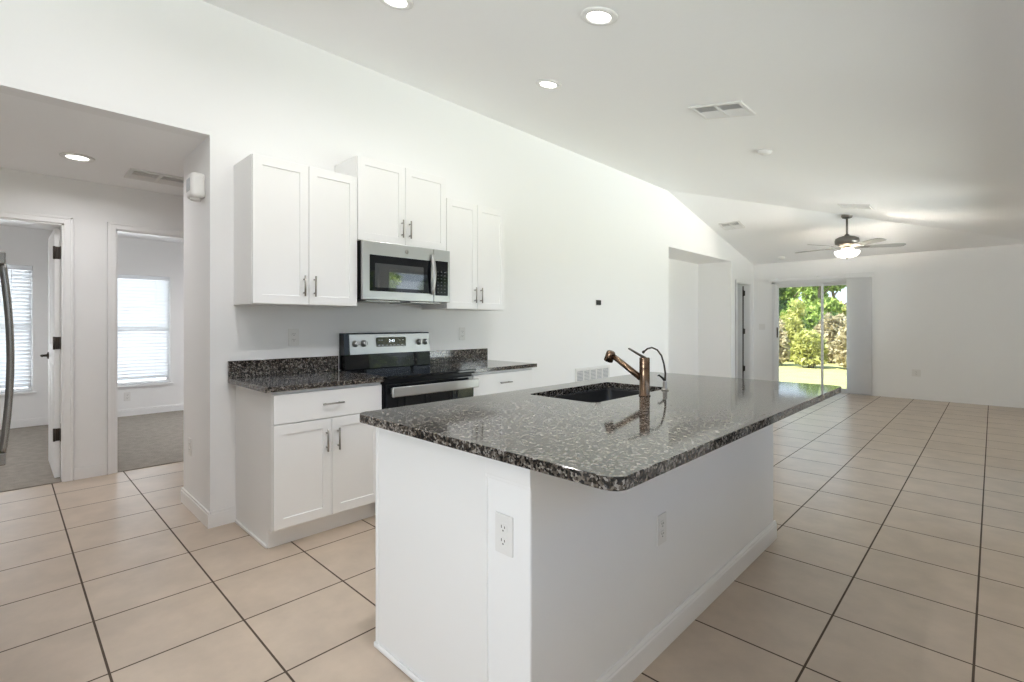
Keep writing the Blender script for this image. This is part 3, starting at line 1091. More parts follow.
# ------------------------------------------------------------------ island
isl = thing('kitchen_island', 'white kitchen island with a panelled cabinet side and a plaster half wall', 'island', (-1.32, 2.09, 0))
IY0, IY1 = 1.017, 3.150
b = MB()
b.prism([(-1.66, 0), (-1.105, 0), (-1.105, 0.8805), (-1.222, 0.8805), (-1.222, 0.60), (-1.648, 0.60), (-1.648, 0.8805), (-1.712, 0.8805), (-1.712, 0.105), (-1.66, 0.105)], 'y', IY0 + 0.008, IY1 - 0.004)
b.build('cabinet_body', M['cab'], isl)
e = MB()
e.box(-1.732, -1.100, IY0, IY0 + 0.008, 0.0, 0.8805, bev=0.001)
e.box(-1.732, -1.712, IY0 - 0.0025, IY0 + 0.02, 0.0, 0.8805, bev=0.002)
e.build('end_panel', M['cab'], isl)
s_ = MB()
s_.box(-1.732, -1.10, IY0 - 0.012, IY0, 0, 0.02, bev=0.005)
s_.build('shoe_molding', M['trim'], isl)
kw = MB()
kw.box(-1.098, -0.922, IY0 + 0.004, IY1, 0.0, 0.8805, bev=0.006, seg=2)
kw.build('half_wall', M['wall'], isl)
cap = MB()
cap.box(-1.098, -0.9145, IY0 - 0.006, IY0 + 0.05, 0.808, 0.8805, bev=0.003)
cap.box(-1.098, -0.9175, IY0 - 0.001, IY0 + 0.03, 0.796, 0.810, bev=0.003)
cap.box(-1.1005, -1.092, IY0 - 0.002, IY0 + 0.03, 0.0, 0.80, bev=0.002)
cap.build('corner_trim', M['trim'], isl)
bb = MB()
prof = [(0, 0), (0.014, 0), (0.014, 0.080), (0.011, 0.086), (0.011, 0.092), (0.005, 0.102), (0, 0.102)]
bb.prism([(-0.922 + a, z) for a, z in prof], 'y', IY0 + 0.006, IY1 + 0.014)
bb.prism([(IY1 + a, z) for a, z in prof], 'x', -1.098, -0.922)
bb.build('baseboard', M['trim'], isl)
for k, (y0, y1) in enumerate(((1.04, 1.68), (1.70, 2.55), (2.57, 3.14))):     # the sink side fronts
    n_ = 1 if k == 0 else 2
    for q in range(n_):
        a = y0 + (y1 - y0) * q / n_ + 0.002
        c = y0 + (y1 - y0) * (q + 1) / n_ - 0.002
        dd_ = MB().shaker(a, c, 0.118, 0.864, -1.7135, sgn=-1).build('door', M['cab'], isl)
        bar_pull(dd_, (-1.733, c - 0.034, 0.70), (-1.733, c - 0.034, 0.83), (-0.027, 0, 0))['label'] = 'brushed nickel bar handle'

SX0, SX1, SY0, SY1 = -1.628, -1.238, 1.785, 2.485
it = tag(slab_mesh(round_poly(-1.762, -0.592, 0.945, 3.225, 0.045, 8), [round_poly(SX0, SX1, SY0, SY1, 0.03, 6)], 0.8825, 0.9145, 0.0025).build('countertop', M['granite'], org=(-1.18, 2.09, 0.882)),
         'large polished speckled granite slab on the island with a sink cut into it', 'countertop')
it.data.materials[0] = M['granite']

# sink: a thin shell hung under the cutout
sk = thing('sink', 'dark undermount sink in the island top behind the bronze faucet', 'sink', ((SX0 + SX1) / 2, (SY0 + SY1) / 2, 0.68))
t = bmesh.new()
rings = []
for (g, r, z) in ((0.004, 0.034, 0.8815), (0.003, 0.034, 0.87), (-0.004, 0.034, 0.72), (-0.02, 0.05, 0.695), (-0.05, 0.05, 0.688)):
    rings.append([t.verts.new((x, y, z)) for x, y in round_poly(SX0 - g, SX1 + g, SY0 - g, SY1 + g, r, 6)])
for a, c in zip(rings, rings[1:]):
    k = len(a)
    for i in range(k):
        fc = t.faces.new((a[i], a[(i + 1) % k], c[(i + 1) % k], c[i]))
        fc.smooth = True
t.faces.new(rings[-1])
bmesh.ops.recalc_face_normals(t, faces=t.faces[:])
bmesh.ops.solidify(t, geom=t.faces[:], thickness=0.0015)
MB()._take(t).build('basin', M['sinksteel'], sk)
dm = MB()
dm.lathe([(0.0, 0.004), (0.03, 0.004), (0.045, 0.006), (0.045, 0.0), (0, 0.0)], ((SX0 + SX1) / 2, (SY0 + SY1) / 2, 0.691), 24)
dm.build('drain', M['chrome'], sk)

# faucet
ZT = 0.9147
fx, fy = -1.190, 2.13
fa = thing('faucet', 'bronze single-lever kitchen faucet with an angled spout beside the sink', 'faucet', (fx, fy, ZT))
b = MB()
b.lathe([(0, 0), (0.0275, 0), (0.0275, 0.004), (0.0243, 0.007), (0.0243, 0.132), (0.0245, 0.134), (0.0245, 0.139), (0.0243, 0.141), (0.0243, 0.153), (0.0245, 0.155), (0.0245, 0.160), (0.0243, 0.162), (0.0243, 0.178), (0.0235, 0.182), (0, 0.183)], (fx, fy, ZT), 32)
b.build('body', M['bronze'], fa)
sp = MB()
s0 = Vector((fx - 0.020, fy, 0.998))
s1 = Vector((-1.372, fy, 1.101))
sp.tube([s0, s0.lerp(s1, 0.5), s1], [0.0150, 0.0140, 0.0135], 16)
spo = sp.build('spout', M['bronze'], fa)
hdir = Vector((-0.38, 0, -1)).normalized()
sh = MB()
sh.lathe([(0, 0), (0.016, 0.0), (0.0205, 0.004), (0.0225, 0.010), (0.0235, 0.052), (0.021, 0.055), (0.017, 0.056), (0, 0.054)], Vector((-1.374, fy, 1.120)), 24, hdir)
sh.build('spray_head', M['bronze'], spo)
lv = MB()
lv.tube([(fx + 0.004, fy, 1.094), (fx - 0.03, fy, 1.110), (-1.275, fy, 1.137)], [0.0085, 0.007, 0.006], 10, flat=(1.3, 0.75))
lv.build('lever', M['dark'], fa)['label'] = 'thin dark grey lever'

# filtered water tap
gx, gy = -1.215, 2.384
ft = thing('water_filter_tap', 'small dark gooseneck water tap beyond the bronze faucet on the island', 'tap', (gx, gy, ZT))
b = MB()
b.lathe([(0, 0), (0.020, 0), (0.020, 0.004), (0.014, 0.009), (0.0115, 0.012), (0.0115, 0.042), (0.009, 0.048), (0, 0.049)], (gx, gy, ZT), 24)
b.build('base', M['nickel'], ft)
n = MB()
pts = [(gx, gy, 0.955), (gx + 0.002, gy, 1.0), (gx - 0.006, gy, 1.05), (gx - 0.020, gy, 1.092), (gx - 0.044, gy, 1.121), (gx - 0.074, gy, 1.132), (gx - 0.10, gy, 1.125), (gx - 0.124, gy, 1.106)]
n.tube(pts, [0.006, 0.005, 0.0045, 0.0045, 0.0045, 0.0045, 0.0045, 0.0045], 10)
n.lathe([(0, 0), (0.007, 0), (0.0075, 0.012), (0, 0.012)], (gx - 0.119, gy, 1.111), 12, (-0.8, 0, -0.75))
n.build('gooseneck', M['dark'], ft)
lv = MB()
lv.tube([(gx, gy, 0.963), (gx - 0.016, gy, 0.978), (gx - 0.034, gy, 0.990), (gx - 0.040, gy, 0.985)], [0.008, 0.006, 0.005, 0.004], 8)
lv.build('lever', M['blackp'], ft)

# ------------------------------------------------------------------ outlets, switches, small wall things


def frame_of(c, nrm, up=(0, 0, 1)):
    n = Vector(nrm).normalized()
    u = Vector(up)
    r = u.cross(n).normalized()
    u = n.cross(r).normalized()
    m = Matrix((r, u, n)).transposed().to_4x4()
    m.translation = Vector(c)
    return m


def outlet(c, nrm, label, w_=0.072, h_=0.116):
    m = frame_of(c, nrm)
    t = thing('wall_outlet', label, 'outlet', c, 'white wall outlets')
    p = MB(m)
    p.box(-w_ / 2, w_ / 2, -h_ / 2, h_ / 2, 0.0, 0.0055, bev=0.0022)
    p.build('cover_plate', M['plastic'], t)
    for s in (-1, 1):
        r = MB(m)
        r.prism([(a, b_ + s * 0.0195) for a, b_ in round_poly(-0.0165, 0.0165, -0.0135, 0.0135, 0.008, 4)], 'z', 0.004, 0.0075)
        ro = r.build('receptacle', M['plastic'], t)
        q = MB(m)
        q.box(-0.0078, -0.0052, s * 0.0195 - 0.001, s * 0.0195 + 0.0075, 0.0072, 0.0078)
        q.box(0.0052, 0.0078, s * 0.0195 - 0.001, s * 0.0195 + 0.006, 0.0072, 0.0078)
        q.lathe([(0, 0.0072), (0.0026, 0.0072), (0.0026, 0.0078), (0, 0.0078)], (0, s * 0.0195 - 0.0075, 0), 10)
        q.build('slot', M['slot'], ro)
    return t


outlet((-1.022, IY0 + 0.0038, 0.645), (0, -1, 0), 'white duplex outlet on the end of the island half wall')
outlet((-0.9215, 1.775, 0.465), (1, 0, 0), 'white duplex outlet on the long side of the island under the overhang')
outlet((XW + 0.0003, 1.396, 1.165), (1, 0, 0), 'white duplex outlet on the kitchen wall between hall and range')
outlet((XW + 0.0003, 2.906, 1.165), (1, 0, 0), 'white duplex outlet on the kitchen wall beyond the range')
outlet((-0.91, YF - 0.0003, 0.437), (0, -1, 0), 'white outlet low on the far wall beside the patio door', 0.115, 0.116)
outlet((XBED + 0.0003, 1.17, 0.27), (1, 0, 0), 'white outlet low on the bedroom wall under the blind')
outlet((-3.915, 0.8877, 0.42), (0, -1, 0), 'white outlet low on the wall end by the hall')
outlet((-4.0797, 7.55, 0.43), (1, 0, 0), 'white outlet low on the niche wall, first of a pair')
outlet((-4.0797, 7.98, 0.45), (1, 0, 0), 'white cable plate low on the niche wall, second of a pair')


def switch(c, nrm, label):
    m = frame_of(c, nrm)
    t = thing('light_switch', label, 'light switch', c)
    p = MB(m)
    p.box(-0.058, 0.058, -0.058, 0.058, 0, 0.0055, bev=0.0022)
    p.build('cover_plate', M['plastic'], t)
    for s in (-1, 1):
        k = MB(m)
        k.box(s * 0.023 - 0.0165, s * 0.023 + 0.0165, -0.033, 0.033, 0.004, 0.008, bev=0.0015)
        k.build('rocker', M['plastic'], t)


switch((-3.30, YF - 0.0003, 1.19), (0, -1, 0), 'white double rocker switch on the far wall beside the patio door')

# thermostat
th = thing('thermostat', 'small dark thermostat on the bare kitchen wall past the cabinets', 'thermostat', (XW, 5.055, 1.51))
MB().box(XW + 0.0003, XW + 0.010, 5.005, 5.105, 1.475, 1.548, bev=0.003).build('back_plate', M['plastic'], th)
MB().box(XW + 0.009, XW + 0.024, 5.010, 5.100, 1.482, 1.542, bev=0.004).build('screen', M['blackp'], th)['label'] = 'dark screen'

# door chime on the wall end
ch = thing('door_chime', 'white plastic door chime box high on the wall end by the hall', 'door chime', (-3.70, 0.888, 2.12))
cb = MB()
cb.box(-3.672, -3.540, 0.806, 0.8875, 2.045, 2.200, bev=0.022, seg=4)
cbo = cb.build('housing', M['plastic'], ch)
g = MB()
for i in range(5):
    g.box(-3.648 + i * 0.018, -3.640 + i * 0.018, 0.8045, 0.807, 2.085, 2.165)
g.build('speaker_slot', M['legend'], ch)
g = MB()
g.lathe([(0.0, 0), (0.030, 0), (0.030, 0.012), (0.024, 0.016), (0, 0.016)], (-3.606, 0.846, 2.047), 20, (0, 0, -1))
g.build('bottom_cap', M['plastic'], ch)

# return air grille on the wall
ra = thing('return_air_grille', 'white return air grille low on the kitchen wall behind the island', 'air grille', (XW, 4.95, 0.2))
f_ = MB()
gy0, gy1, gz0, gz1 = 4.60, 5.31, 0.22, 0.738
for a, b_, c_, d_ in ((gy0, gy0 + 0.03, gz0, gz1), (gy1 - 0.03, gy1, gz0, gz1), (gy0 + 0.03, gy1 - 0.03, gz1 - 0.03, gz1), (gy0 + 0.03, gy1 - 0.03, gz0, gz0 + 0.03)):
    f_.box(XW + 0.0003, XW + 0.012, a, b_, c_, d_, bev=0.002)
for i in range(1, 5):
    y = gy0 + 0.03 + (gy1 - gy0 - 0.06) * i / 5
    f_.box(XW + 0.001, XW + 0.011, y - 0.009, y + 0.009, gz0 + 0.03, gz1 - 0.03)
f_.build('frame', M['plastic'], ra)
MB().box(XW + 0.0003, XW + 0.002, gy0 + 0.03, gy1 - 0.03, gz0 + 0.03, gz1 - 0.03).build('backing', M['ventmid'], ra)
l_ = MB()
R = Matrix.Rotation(math.radians(40), 3, 'Y')
nl = 28
for i in range(nl):
    z = gz0 + 0.036 + (gz1 - gz0 - 0.072) * i / (nl - 1)
    l_.box(XW + 0.0015, XW + 0.0125, gy0 + 0.028, gy1 - 0.028, z - 0.0008, z + 0.0008, rot=R)
l_.build('louver', M['plastic'], ra)


# ceiling vents
def vent(c, nrm, up, w_, h_, label, cols=2, rows=1, dark=False):
    m = frame_of(c, nrm, up)
    t = thing('ceiling_vent', label, 'vent', c, 'white ceiling air vents')
    f_ = MB(m)
    bw_ = 0.028
    for a, b_, c_, d_ in ((-w_ / 2, -w_ / 2 + bw_, -h_ / 2, h_ / 2), (w_ / 2 - bw_, w_ / 2, -h_ / 2, h_ / 2), (-w_ / 2 + bw_, w_ / 2 - bw_, h_ / 2 - bw_, h_ / 2), (-w_ / 2 + bw_, w_ / 2 - bw_, -h_ / 2, -h_ / 2 + bw_)):
        f_.box(a, b_, c_, d_, 0, 0.012, bev=0.002)
    for i in range(1, cols):
        x = -w_ / 2 + w_ * i / cols
        f_.box(x - 0.011, x + 0.011, -h_ / 2 + bw_, h_ / 2 - bw_, 0.001, 0.012)
    f_.build('frame', M['plastic'], t)
    MB(m).box(-w_ / 2 + bw_, w_ / 2 - bw_, -h_ / 2 + bw_, h_ / 2 - bw_, 0.0005, 0.002).build('backing', M['ventdark' if dark else 'ventgrey'], t)
    lo = MB(m)
    n_ = max(6, int((h_ - 2 * bw_) / 0.016))
    for i in range(n_):
        y = -h_ / 2 + bw_ + (h_ - 2 * bw_) * (i + 0.5) / n_
        ang = -38 if y < 0 else 38
        lo.box(-w_ / 2 + bw_, w_ / 2 - bw_, y - 0.0075, y + 0.0075, 0.005, 0.0065, rot=Matrix.Rotation(math.radians(ang), 3, 'X'))
    lo.build('louver', M['plastic'], t)


SLN = Vector((0, -(ZC - ZF), -(YF - YS))).normalized()     # ceiling slope, facing down


vent((-1.42, 3.665, za(-1.42) - 0.0005), NA, (0, 1, 0), 0.38, 0.30, 'white square ceiling vent with dark openings over the living side of the island', dark=True)
vent((-3.115, 8.445, zs(8.445) - 0.0005), SLN, (0, 1, 0), 0.33, 0.30, 'small white vent on the sloped ceiling above the niche')
vent((-1.285, 7.78, za(-1.285) - 0.0005), NA, (0, 1, 0), 0.36, 0.30, 'white twin-panel vent on the sloped ceiling directly above the ceiling fan')
vent((-4.76, 0.86, 2.4195), (0, 0, -1), (1, 0, 0), 0.40, 0.30, 'white twin-panel vent on the low hall ceiling beside the bedroom doorways')


def detector(c, nrm, label, r=0.062):
    t = thing('smoke_detector', label, 'smoke detector', c, 'round white ceiling detectors')
    MB().lathe([(0, 0), (r, 0), (r, 0.012), (r * 0.9, 0.026), (r * 0.55, 0.034), (0, 0.035)], c, 28, nrm).build('housing', M['plastic'], t)
    n_ = Vector(nrm).normalized()
    MB().lathe([(0, 0), (r * 0.22, 0), (r * 0.22, 0.004), (0, 0.005)], Vector(c) + n_ * 0.034, 14, nrm).build('test_button', M['plastic'], t)


detector((-1.496, 4.86, za(-1.496)), NA, 'round white detector on the high ceiling beyond the square vent')
detector((-2.86, 10.25, zs(10.25)), SLN, 'round white detector where the sloped ceiling meets the patio door wall')
detector((-6.6, 0.02, 2.42), (0, 0, -1), 'round white detector on the bedroom ceiling seen over the open lever door')


# recessed lights
def can(x, y, label, power, z=None):
    n_ = NA if z is None else Vector((0, 0, -1))
    c = Vector((x, y, za(x) if z is None else z))
    t = thing('recessed_light', label, 'ceiling light', c, 'round recessed ceiling lights')
    MB().lathe([(0.060, 0.0), (0.096, 0.0), (0.094, 0.006), (0.066, 0.010), (0.060, 0.004), (0.060, 0.0)], c, 36, n_).build('trim_ring', M['plastic'], t)
    MB().lathe([(0, 0.0005), (0.061, 0.0005), (0.061, 0.003), (0, 0.0035)], c, 32, n_).build('lens', M['lens'], t)
    area('recessed_lamp', c + n_ * 0.013, n_, 0.12, 0.12, power, CAN_COL, 'DISK', math.radians(165))


can(-2.305, 1.472, 'lit recessed ceiling light above the range, cut by the picture edge', W['can'])
can(-1.439, 2.116, 'lit recessed ceiling light with the widest trim ring above the island sink', W['can'])
can(-2.318, 2.765, 'lit recessed ceiling light over the aisle past the wall cabinets', W['can'])
can(-2.31, 0.18, 'lit recessed ceiling light in front of the refrigerator', W['can_near'])
can(-1.44, 0.83, 'lit recessed ceiling light above the near end of the island', W['can_mid'])
can(-0.75, -1.6, 'unseen recessed ceiling light added over the dining end behind the camera', W['dining_fill'])  # unseen light added to brighten the room
can(-4.577, 0.36, 'lit recessed light on the low hall ceiling', W['can_hall'], 2.42)
can(-6.7, 2.3, 'unseen recessed light added in the bedroom beside the kitchen wall end', W['bed_fill'], 2.42)  # unseen light added to brighten this bedroom
can(-6.7, -1.3, 'unseen recessed light added in the bedroom with the open lever door', W['bed_fill'], 2.42)  # added unseen as well, brightens the other bedroom

# ------------------------------------------------------------------ ceiling fan
FX, FY = -1.536, 8.632
fz = min(zs(FY), za(FX))
fan = thing('ceiling_fan', 'pewter ceiling fan with five grey blades and a lit glass bowl', 'ceiling fan', (FX, FY, fz))
MB().lathe([(0, 0.02), (0.07, 0.02), (0.072, -0.015), (0.060, -0.040), (0.024, -0.052), (0, -0.052)], (FX, FY, fz), 28).build('canopy', M['fanmetal'], fan)
MB().tube([(FX, FY, fz - 0.04), (FX, FY, 2.545)], 0.014, 12).build('downrod', M['fanmetal'], fan)
MB().lathe([(0, 2.565), (0.028, 2.565), (0.034, 2.545), (0.10, 2.528), (0.145, 2.505), (0.155, 2.470), (0.150, 2.425), (0.10, 2.400), (0.08, 2.375), (0, 2.375)], (FX, FY, 0), 36).build('motor', M['fanmetal'], fan)
BLZ, BR = 2.378, 0.72
FAN_PHI = math.radians(26.2)
for k in range(5):
    a = FAN_PHI + k * 2 * PI / 5
    Rm = Matrix.Translation((FX, FY, BLZ)) @ Matrix.Rotation(a, 4, 'Z') @ Matrix.Rotation(math.radians(-11), 4, 'X')
    bl = MB(Rm)
    prof = [(0.20, 0.052), (0.26, 0.060), (0.45, 0.068), (0.60, 0.070), (0.68, 0.064), (0.71, 0.045), (BR, 0.0)]
    poly = [(x, y) for x, y in prof] + [(x, -y) for x, y in prof[-2::-1]]
    bl.prism(poly, 'z', -0.003, 0.003, bev=0.001)
    bo = bl.build('blade', M['fanblade'], fan)
    br_ = MB(Rm)
    br_.prism([(0.10, 0.018), (0.19, 0.026), (0.27, 0.036), (0.29, 0.0), (0.27, -0.036), (0.19, -0.026), (0.10, -0.018)], 'z', -0.008, -0.003, bev=0.001)
    br_.build('blade_bracket', M['fanmetal'], bo)
lk = MB()
lk.lathe([(0, 2.374), (0.075, 2.374), (0.080, 2.362), (0.055, 2.354), (0.030, 2.350), (0.014, 2.33), (0.014, 2.22), (0, 2.22)], (FX, FY, 0), 28)
kit = lk.build('light_kit', M['fanmetal'], fan)
for k in range(3):
    a = k * 2 * PI / 3 + 0.5
    MB().lathe([(0, 0.0), (0.014, 0.0), (0.022, 0.025), (0.024, 0.045), (0.016, 0.062), (0, 0.066)], (FX + 0.06 * math.cos(a), FY + 0.06 * math.sin(a), 2.356), 16, (0.5 * math.cos(a), 0.5 * math.sin(a), -0.8)).build('bulb', M['bulb'], kit)
MB().lathe([(0.150, 2.320), (0.158, 2.317), (0.158, 2.304), (0.150, 2.274), (0.120, 2.244), (0.07, 2.226), (0.02, 2.220), (0, 2.220), (0, 2.224), (0.02, 2.224), (0.068, 2.230), (0.117, 2.248), (0.146, 2.277), (0.152, 2.306), (0.150, 2.320)], (FX, FY, 0), 40).build('lamp_shade', M['bowl'], kit)
MB().lathe([(0, 2.222), (0.016, 2.220), (0.012, 2.208), (0.006, 2.200), (0, 2.197)], (FX, FY, 0), 16).build('finial', M['fanmetal'], kit)
for s, ln in ((0.05, 0.10),):
    pc = MB()
    pc.tube([(FX + s, FY - 0.10, 2.44), (FX + s, FY - 0.168, 2.36), (FX + s, FY - 0.17, 2.36 - ln)], 0.0022, 6)
    pc.lathe([(0, 0), (0.006, 0.006), (0.008, 0.02), (0.004, 0.034), (0, 0.036)], (FX + s, FY - 0.17, 2.36 - ln - 0.034), 10)
    pc.build('pull_chain', M['fanmetal'], fan)
pl = bpy.data.lights.new('fan_lamp', 'POINT')
pl.energy = W['fan']
pl.shadow_soft_size = 0.03
pl.color = (1.0, 0.90, 0.76)
plo = bpy.data.objects.new('fan_lamp', pl)
COL.objects.link(plo)
plo.location = (FX, FY, 2.325)

# ------------------------------------------------------------------ refrigerator at the edge of the picture
fr = thing('refrigerator', 'stainless refrigerator whose bowed door handle shows at the picture edge beside the hall', 'refrigerator', (-2.55, -0.44, 0))
MB().box(-3.0, -2.10, -0.82, -0.115, 0.03, 1.76, bev=0.005).build('body', M['steeldark'], fr)
fd = MB().box(-2.995, -2.105, -0.112, -0.052, 0.70, 1.755, bev=0.008, seg=3).build('door', M['steel'], fr)
fdr = MB().box(-2.995, -2.105, -0.112, -0.052, 0.05, 0.69, bev=0.008, seg=3).build('freezer_drawer', M['steel'], fr)
hh = MB()
hz0, hz1 = 0.772, 1.50
hp = []
for i in range(15):
    s = i / 14
    hp.append((-2.50, -0.006 + 0.0235 * math.sin(PI * s) ** 0.9, hz0 + (hz1 - hz0) * s))
hh.tube(hp, 0.0105, 12, flat=(1.0, 1.0))
for z in (hz0 + 0.012, hz1 - 0.012):
    hh.box(-2.520, -2.480, -0.053, 0.006, z - 0.022, z + 0.022, bev=0.004)
hh.build('handle', M['handlesteel'], fd)['label'] = 'bowed dark stainless handle'
hh = MB()
hh.tube([(-2.88, -0.034, 0.62), (-2.55, -0.030, 0.62), (-2.22, -0.034, 0.62)], 0.009, 10)
for x in (-2.86, -2.24):
    hh.box(x - 0.02, x + 0.02, -0.053, -0.028, 0.605, 0.635, bev=0.003)
hh.build('handle', M['handlesteel'], fdr)

# ------------------------------------------------------------------ outside


def plane_obj(name, x0, x1, y0, y1, z, m, label, cat):
    mb = MB()
    mb.box(x0, x1, y0, y1, z - 0.2, z)
    return struct(mb.build(name, m), label, cat)


plane_obj('lawn', -60, 60, YF + 0.9, 80, -0.16, M['lawn'], 'sunlit yellow green lawn beyond the patio door', 'lawn')
plane_obj('patio', -9, 0.6, YF + 0.14, YF + 0.9, -0.05, M['concrete'], 'plain concrete patio strip outside the sliding door', 'patio')
plane_obj('lawn', XR + 0.3, 60, -30, YF + 0.9, -0.16, M['lawn'], 'grass yard outside the side glass door', 'lawn')


def leaves(blobs, n, size, z_min=-0.12):
    """n little leaf blades scattered through ellipsoid blobs (cx,cy,cz,rx,ry,rz)."""
    B = np.array(blobs, float)
    vol = B[:, 3] * B[:, 4] * B[:, 5]
    idx = RNG.choice(len(B), n, p=vol / vol.sum())
    d = RNG.normal(size=(n, 3))
    d /= np.linalg.norm(d, axis=1)[:, None]
    r = RNG.random(n) ** 0.45
    p = B[idx, :3] + d * r[:, None] * B[idx, 3:6]
    p[:, 2] = np.maximum(p[:, 2], z_min)
    a = RNG.normal(size=(n, 3))
    a /= np.linalg.norm(a, axis=1)[:, None]
    b = np.cross(a, RNG.normal(size=(n, 3)))
    b /= np.linalg.norm(b, axis=1)[:, None]
    s = size * (0.6 + 0.8 * RNG.random(n))[:, None]
    V = np.stack([p - a * s, p + b * s * 0.42, p + a * s, p - b * s * 0.42], axis=1).reshape(-1, 3)
    F = np.arange(4 * n).reshape(-1, 4)
    return V, F


def leaf_obj(name, V, F, m, parent):
    org = ORG[parent.name]
    me = bpy.data.meshes.new(name)
    me.from_pydata((V - np.array(org)).tolist(), [], F.tolist())
    me.materials.append(m)
    o = bpy.data.objects.new(name, me)
    COL.objects.link(o)
    o.parent = parent
    ORG[o.name] = org
    return o


def tree(x, y, h, r, m, label, n=4600, name='tree', low=0.35, lean=0.0):
    t = thing(name, label, 'tree', (x, y, -0.16), 'trees beyond the lawn')
    tk = MB()
    tr = 0.018 * h + 0.05
    tk.tube([(x, y, -0.2), (x + 0.1 + lean * 0.3, y, h * 0.35), (x - 0.1 + lean * 0.7, y, h * 0.65), (x + lean, y, h * 0.92)], [tr, tr * 0.8, tr * 0.5, tr * 0.15], 8)
    for k in range(6):
        a = random.uniform(0, 2 * PI)
        z = h * random.uniform(0.35, 0.7)
        tk.tube([(x + lean * z / h, y, z), (x + lean * z / h + math.cos(a) * r * 0.6, y + math.sin(a) * r * 0.6, z + r * 0.5)], [tr * 0.35, tr * 0.1], 6)
    tk.build('trunk', M['bark'], t)
    blobs = []
    for k in range(11):
        z = h * random.uniform(low, 0.9)
        a = random.uniform(0, 2 * PI)
        q = r * random.uniform(0.15, 0.45)
        s = r * random.uniform(0.46, 0.55)
        blobs.append((x + q * math.cos(a) + lean * z / h, y + q * math.sin(a), z, s, s, s * 0.75))
    V, F = leaves(blobs, n, 0.15)
    leaf_obj('crown', V, F, m, t)


def bush(x, y, h, r, m, label, n=2600, name='shrub', size=0.09):
    t = thing(name, label, 'shrub', (x, y, -0.16), 'wild shrubs along the lawn edge')
    st = MB()
    for k in range(6):
        a = random.uniform(0, 2 * PI)
        st.tube([(x + 0.1 * math.cos(a), y + 0.1 * math.sin(a), -0.2), (x + r * 0.5 * math.cos(a), y + r * 0.5 * math.sin(a), h * 0.75)], [0.025, 0.008], 6)
    st.build('stem', M['bark'], t)
    blobs = [(x, y, h * 0.40, r * 0.85, r * 0.75, h * 0.45), (x, y, h * 0.12, r * 0.9, r * 0.8, h * 0.2)]
    for k in range(5):
        a = random.uniform(0, 2 * PI)
        s = r * random.uniform(0.35, 0.5)
        blobs.append((x + r * 0.45 * math.cos(a), y + r * 0.45 * math.sin(a), h * random.uniform(0.2, 0.85), s, s, h * 0.25))
    V, F = leaves(blobs, n, size)
    leaf_obj('foliage', V, F, m, t)


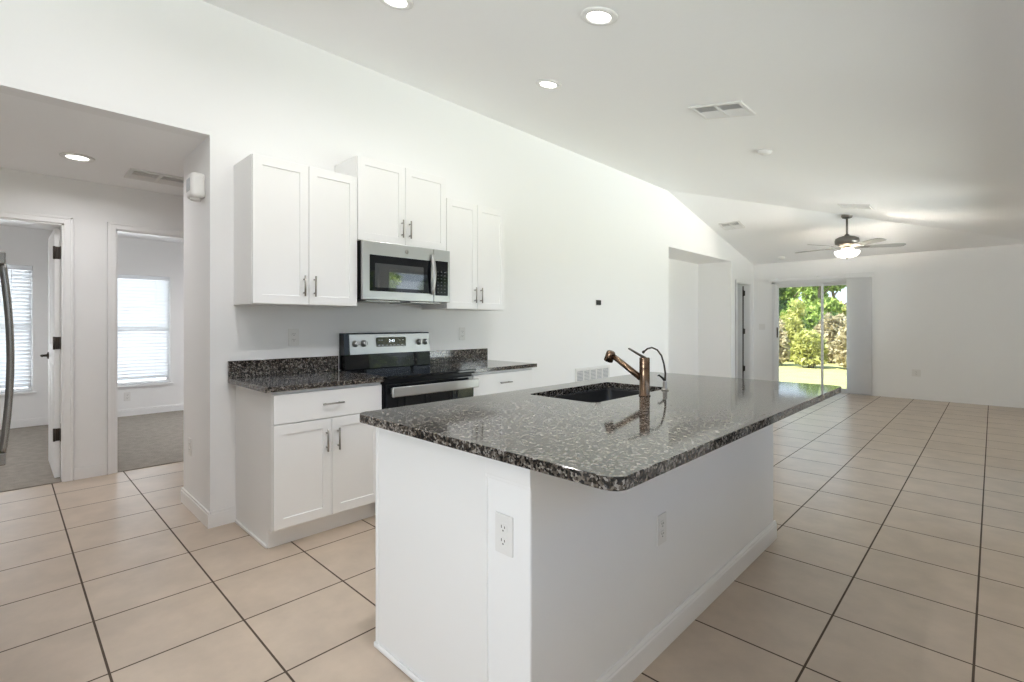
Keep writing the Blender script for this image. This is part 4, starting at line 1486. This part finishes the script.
# shrubs at the back of the lawn (seen through the door between x/y -0.29 and -0.17)
SH = [(-5.35, 18.2, 1.35, 0.575, 'leaf_dry', 'dry tan shrub at the lawn edge behind the dark pull handle'),
      (-4.22, 18.0, 1.25, 0.575, 'leaf_yellow', 'yellow green shrub at the lawn edge in the middle of the glass'),
      (-3.10, 18.2, 1.30, 0.575, 'leaf_dry', 'dry tan shrub at the lawn edge seen through the narrow pane'),
      (-1.98, 18.1, 1.25, 0.575, 'leaf_green', 'green shrub at the lawn edge past the vertical blind'),
      (-6.48, 18.1, 1.30, 0.575, 'leaf_dry', 'pale dry shrub at the lawn edge behind the wall'),
      (-7.60, 18.2, 1.35, 0.575, 'leaf_yellow', 'yellow green shrub at the hidden end of the lawn edge'),
      (-5.45, 20.4, 2.0, 0.66, 'leaf_yellow', 'tall yellow green shrub standing above the dry ones in the wide pane'),
      (-4.15, 20.6, 1.75, 0.66, 'leaf_dry', 'tall dry shrub rising between the two panes'),
      (-2.85, 20.5, 1.65, 0.66, 'leaf_dry', 'tall dry tan shrub in the second row behind the vertical blind'),
      (-6.75, 20.5, 2.0, 0.66, 'leaf_green', 'tall green shrub in the second row at the wall side'),
      (-5.95, 22.6, 2.3, 0.70, 'leaf_green', 'tall green shrub in the third row at the wide pane'),
      (-4.55, 22.7, 2.0, 0.70, 'leaf_dark', 'dark green shrub in the third row low between the panes'),
      (-3.15, 22.6, 2.2, 0.70, 'leaf_yellow', 'yellow shrub in the third row past the vertical blind')]
for x, y, h, r, mm, lab in SH:
    bush(x, y, h, r, M[mm], lab)
TR = [
      (-7.72, 25.55, 3.6, 1.1, 'leaf_dark', 'dark green tree in the first woods row hidden by the wall on the niche side'),
      (-5.44, 25.25, 3.9, 1.1, 'leaf_green', 'bright green tree in the first woods row behind the middle stile'),
      (-3.16, 25.55, 3.4, 1.1, 'leaf_yellow', 'yellow green tree in the first woods row hidden by the plain wall'),
      (-8.72, 28.35, 4.2, 1.1, 'leaf_green', 'bright green tree in the second woods row hidden by the wall on the niche side'),
      (-6.44, 28.05, 3.8, 1.1, 'leaf_green', 'bright green tree in the second woods row behind the middle stile'),
      (-4.16, 28.35, 4.0, 1.1, 'leaf_dark', 'dark green tree in the second woods row behind the vertical blind'),
      (-10.60, 30.85, 4.8, 1.1, 'leaf_dark', 'dark green tree in the third woods row hidden by the wall on the niche side'),
      (-8.32, 31.15, 4.3, 1.1, 'leaf_green', 'bright green tree in the third woods row at the dark handle side of the glass'),
      (-6.04, 30.85, 4.6, 1.1, 'leaf_yellow', 'yellow green tree in the third woods row in the narrow pane'),
      (-3.76, 31.15, 4.8, 1.1, 'leaf_green', 'bright green tree in the third woods row hidden by the plain wall')]
for x, y, h, r, mm, lab in TR:
    tree(x, y, h, r, M[mm], lab, low=0.14)
# trees outside the side glass door, seen only as the reflection in the microwave
for x, y, h, r, mm, lab in ((8.2, 8.4, 3.0, 1.2, 'leaf_green', 'green tree outside the side door mirrored in the microwave'), (9.8, 11.9, 3.0, 1.2, 'leaf_dark', 'dark tree outside the side door'),
                            (11.6, 15.6, 3.4, 1.3, 'leaf_green', 'tall green tree outside the side door')):
    tree(x, y, h, r, M[mm], lab, n=2500, low=0.15)
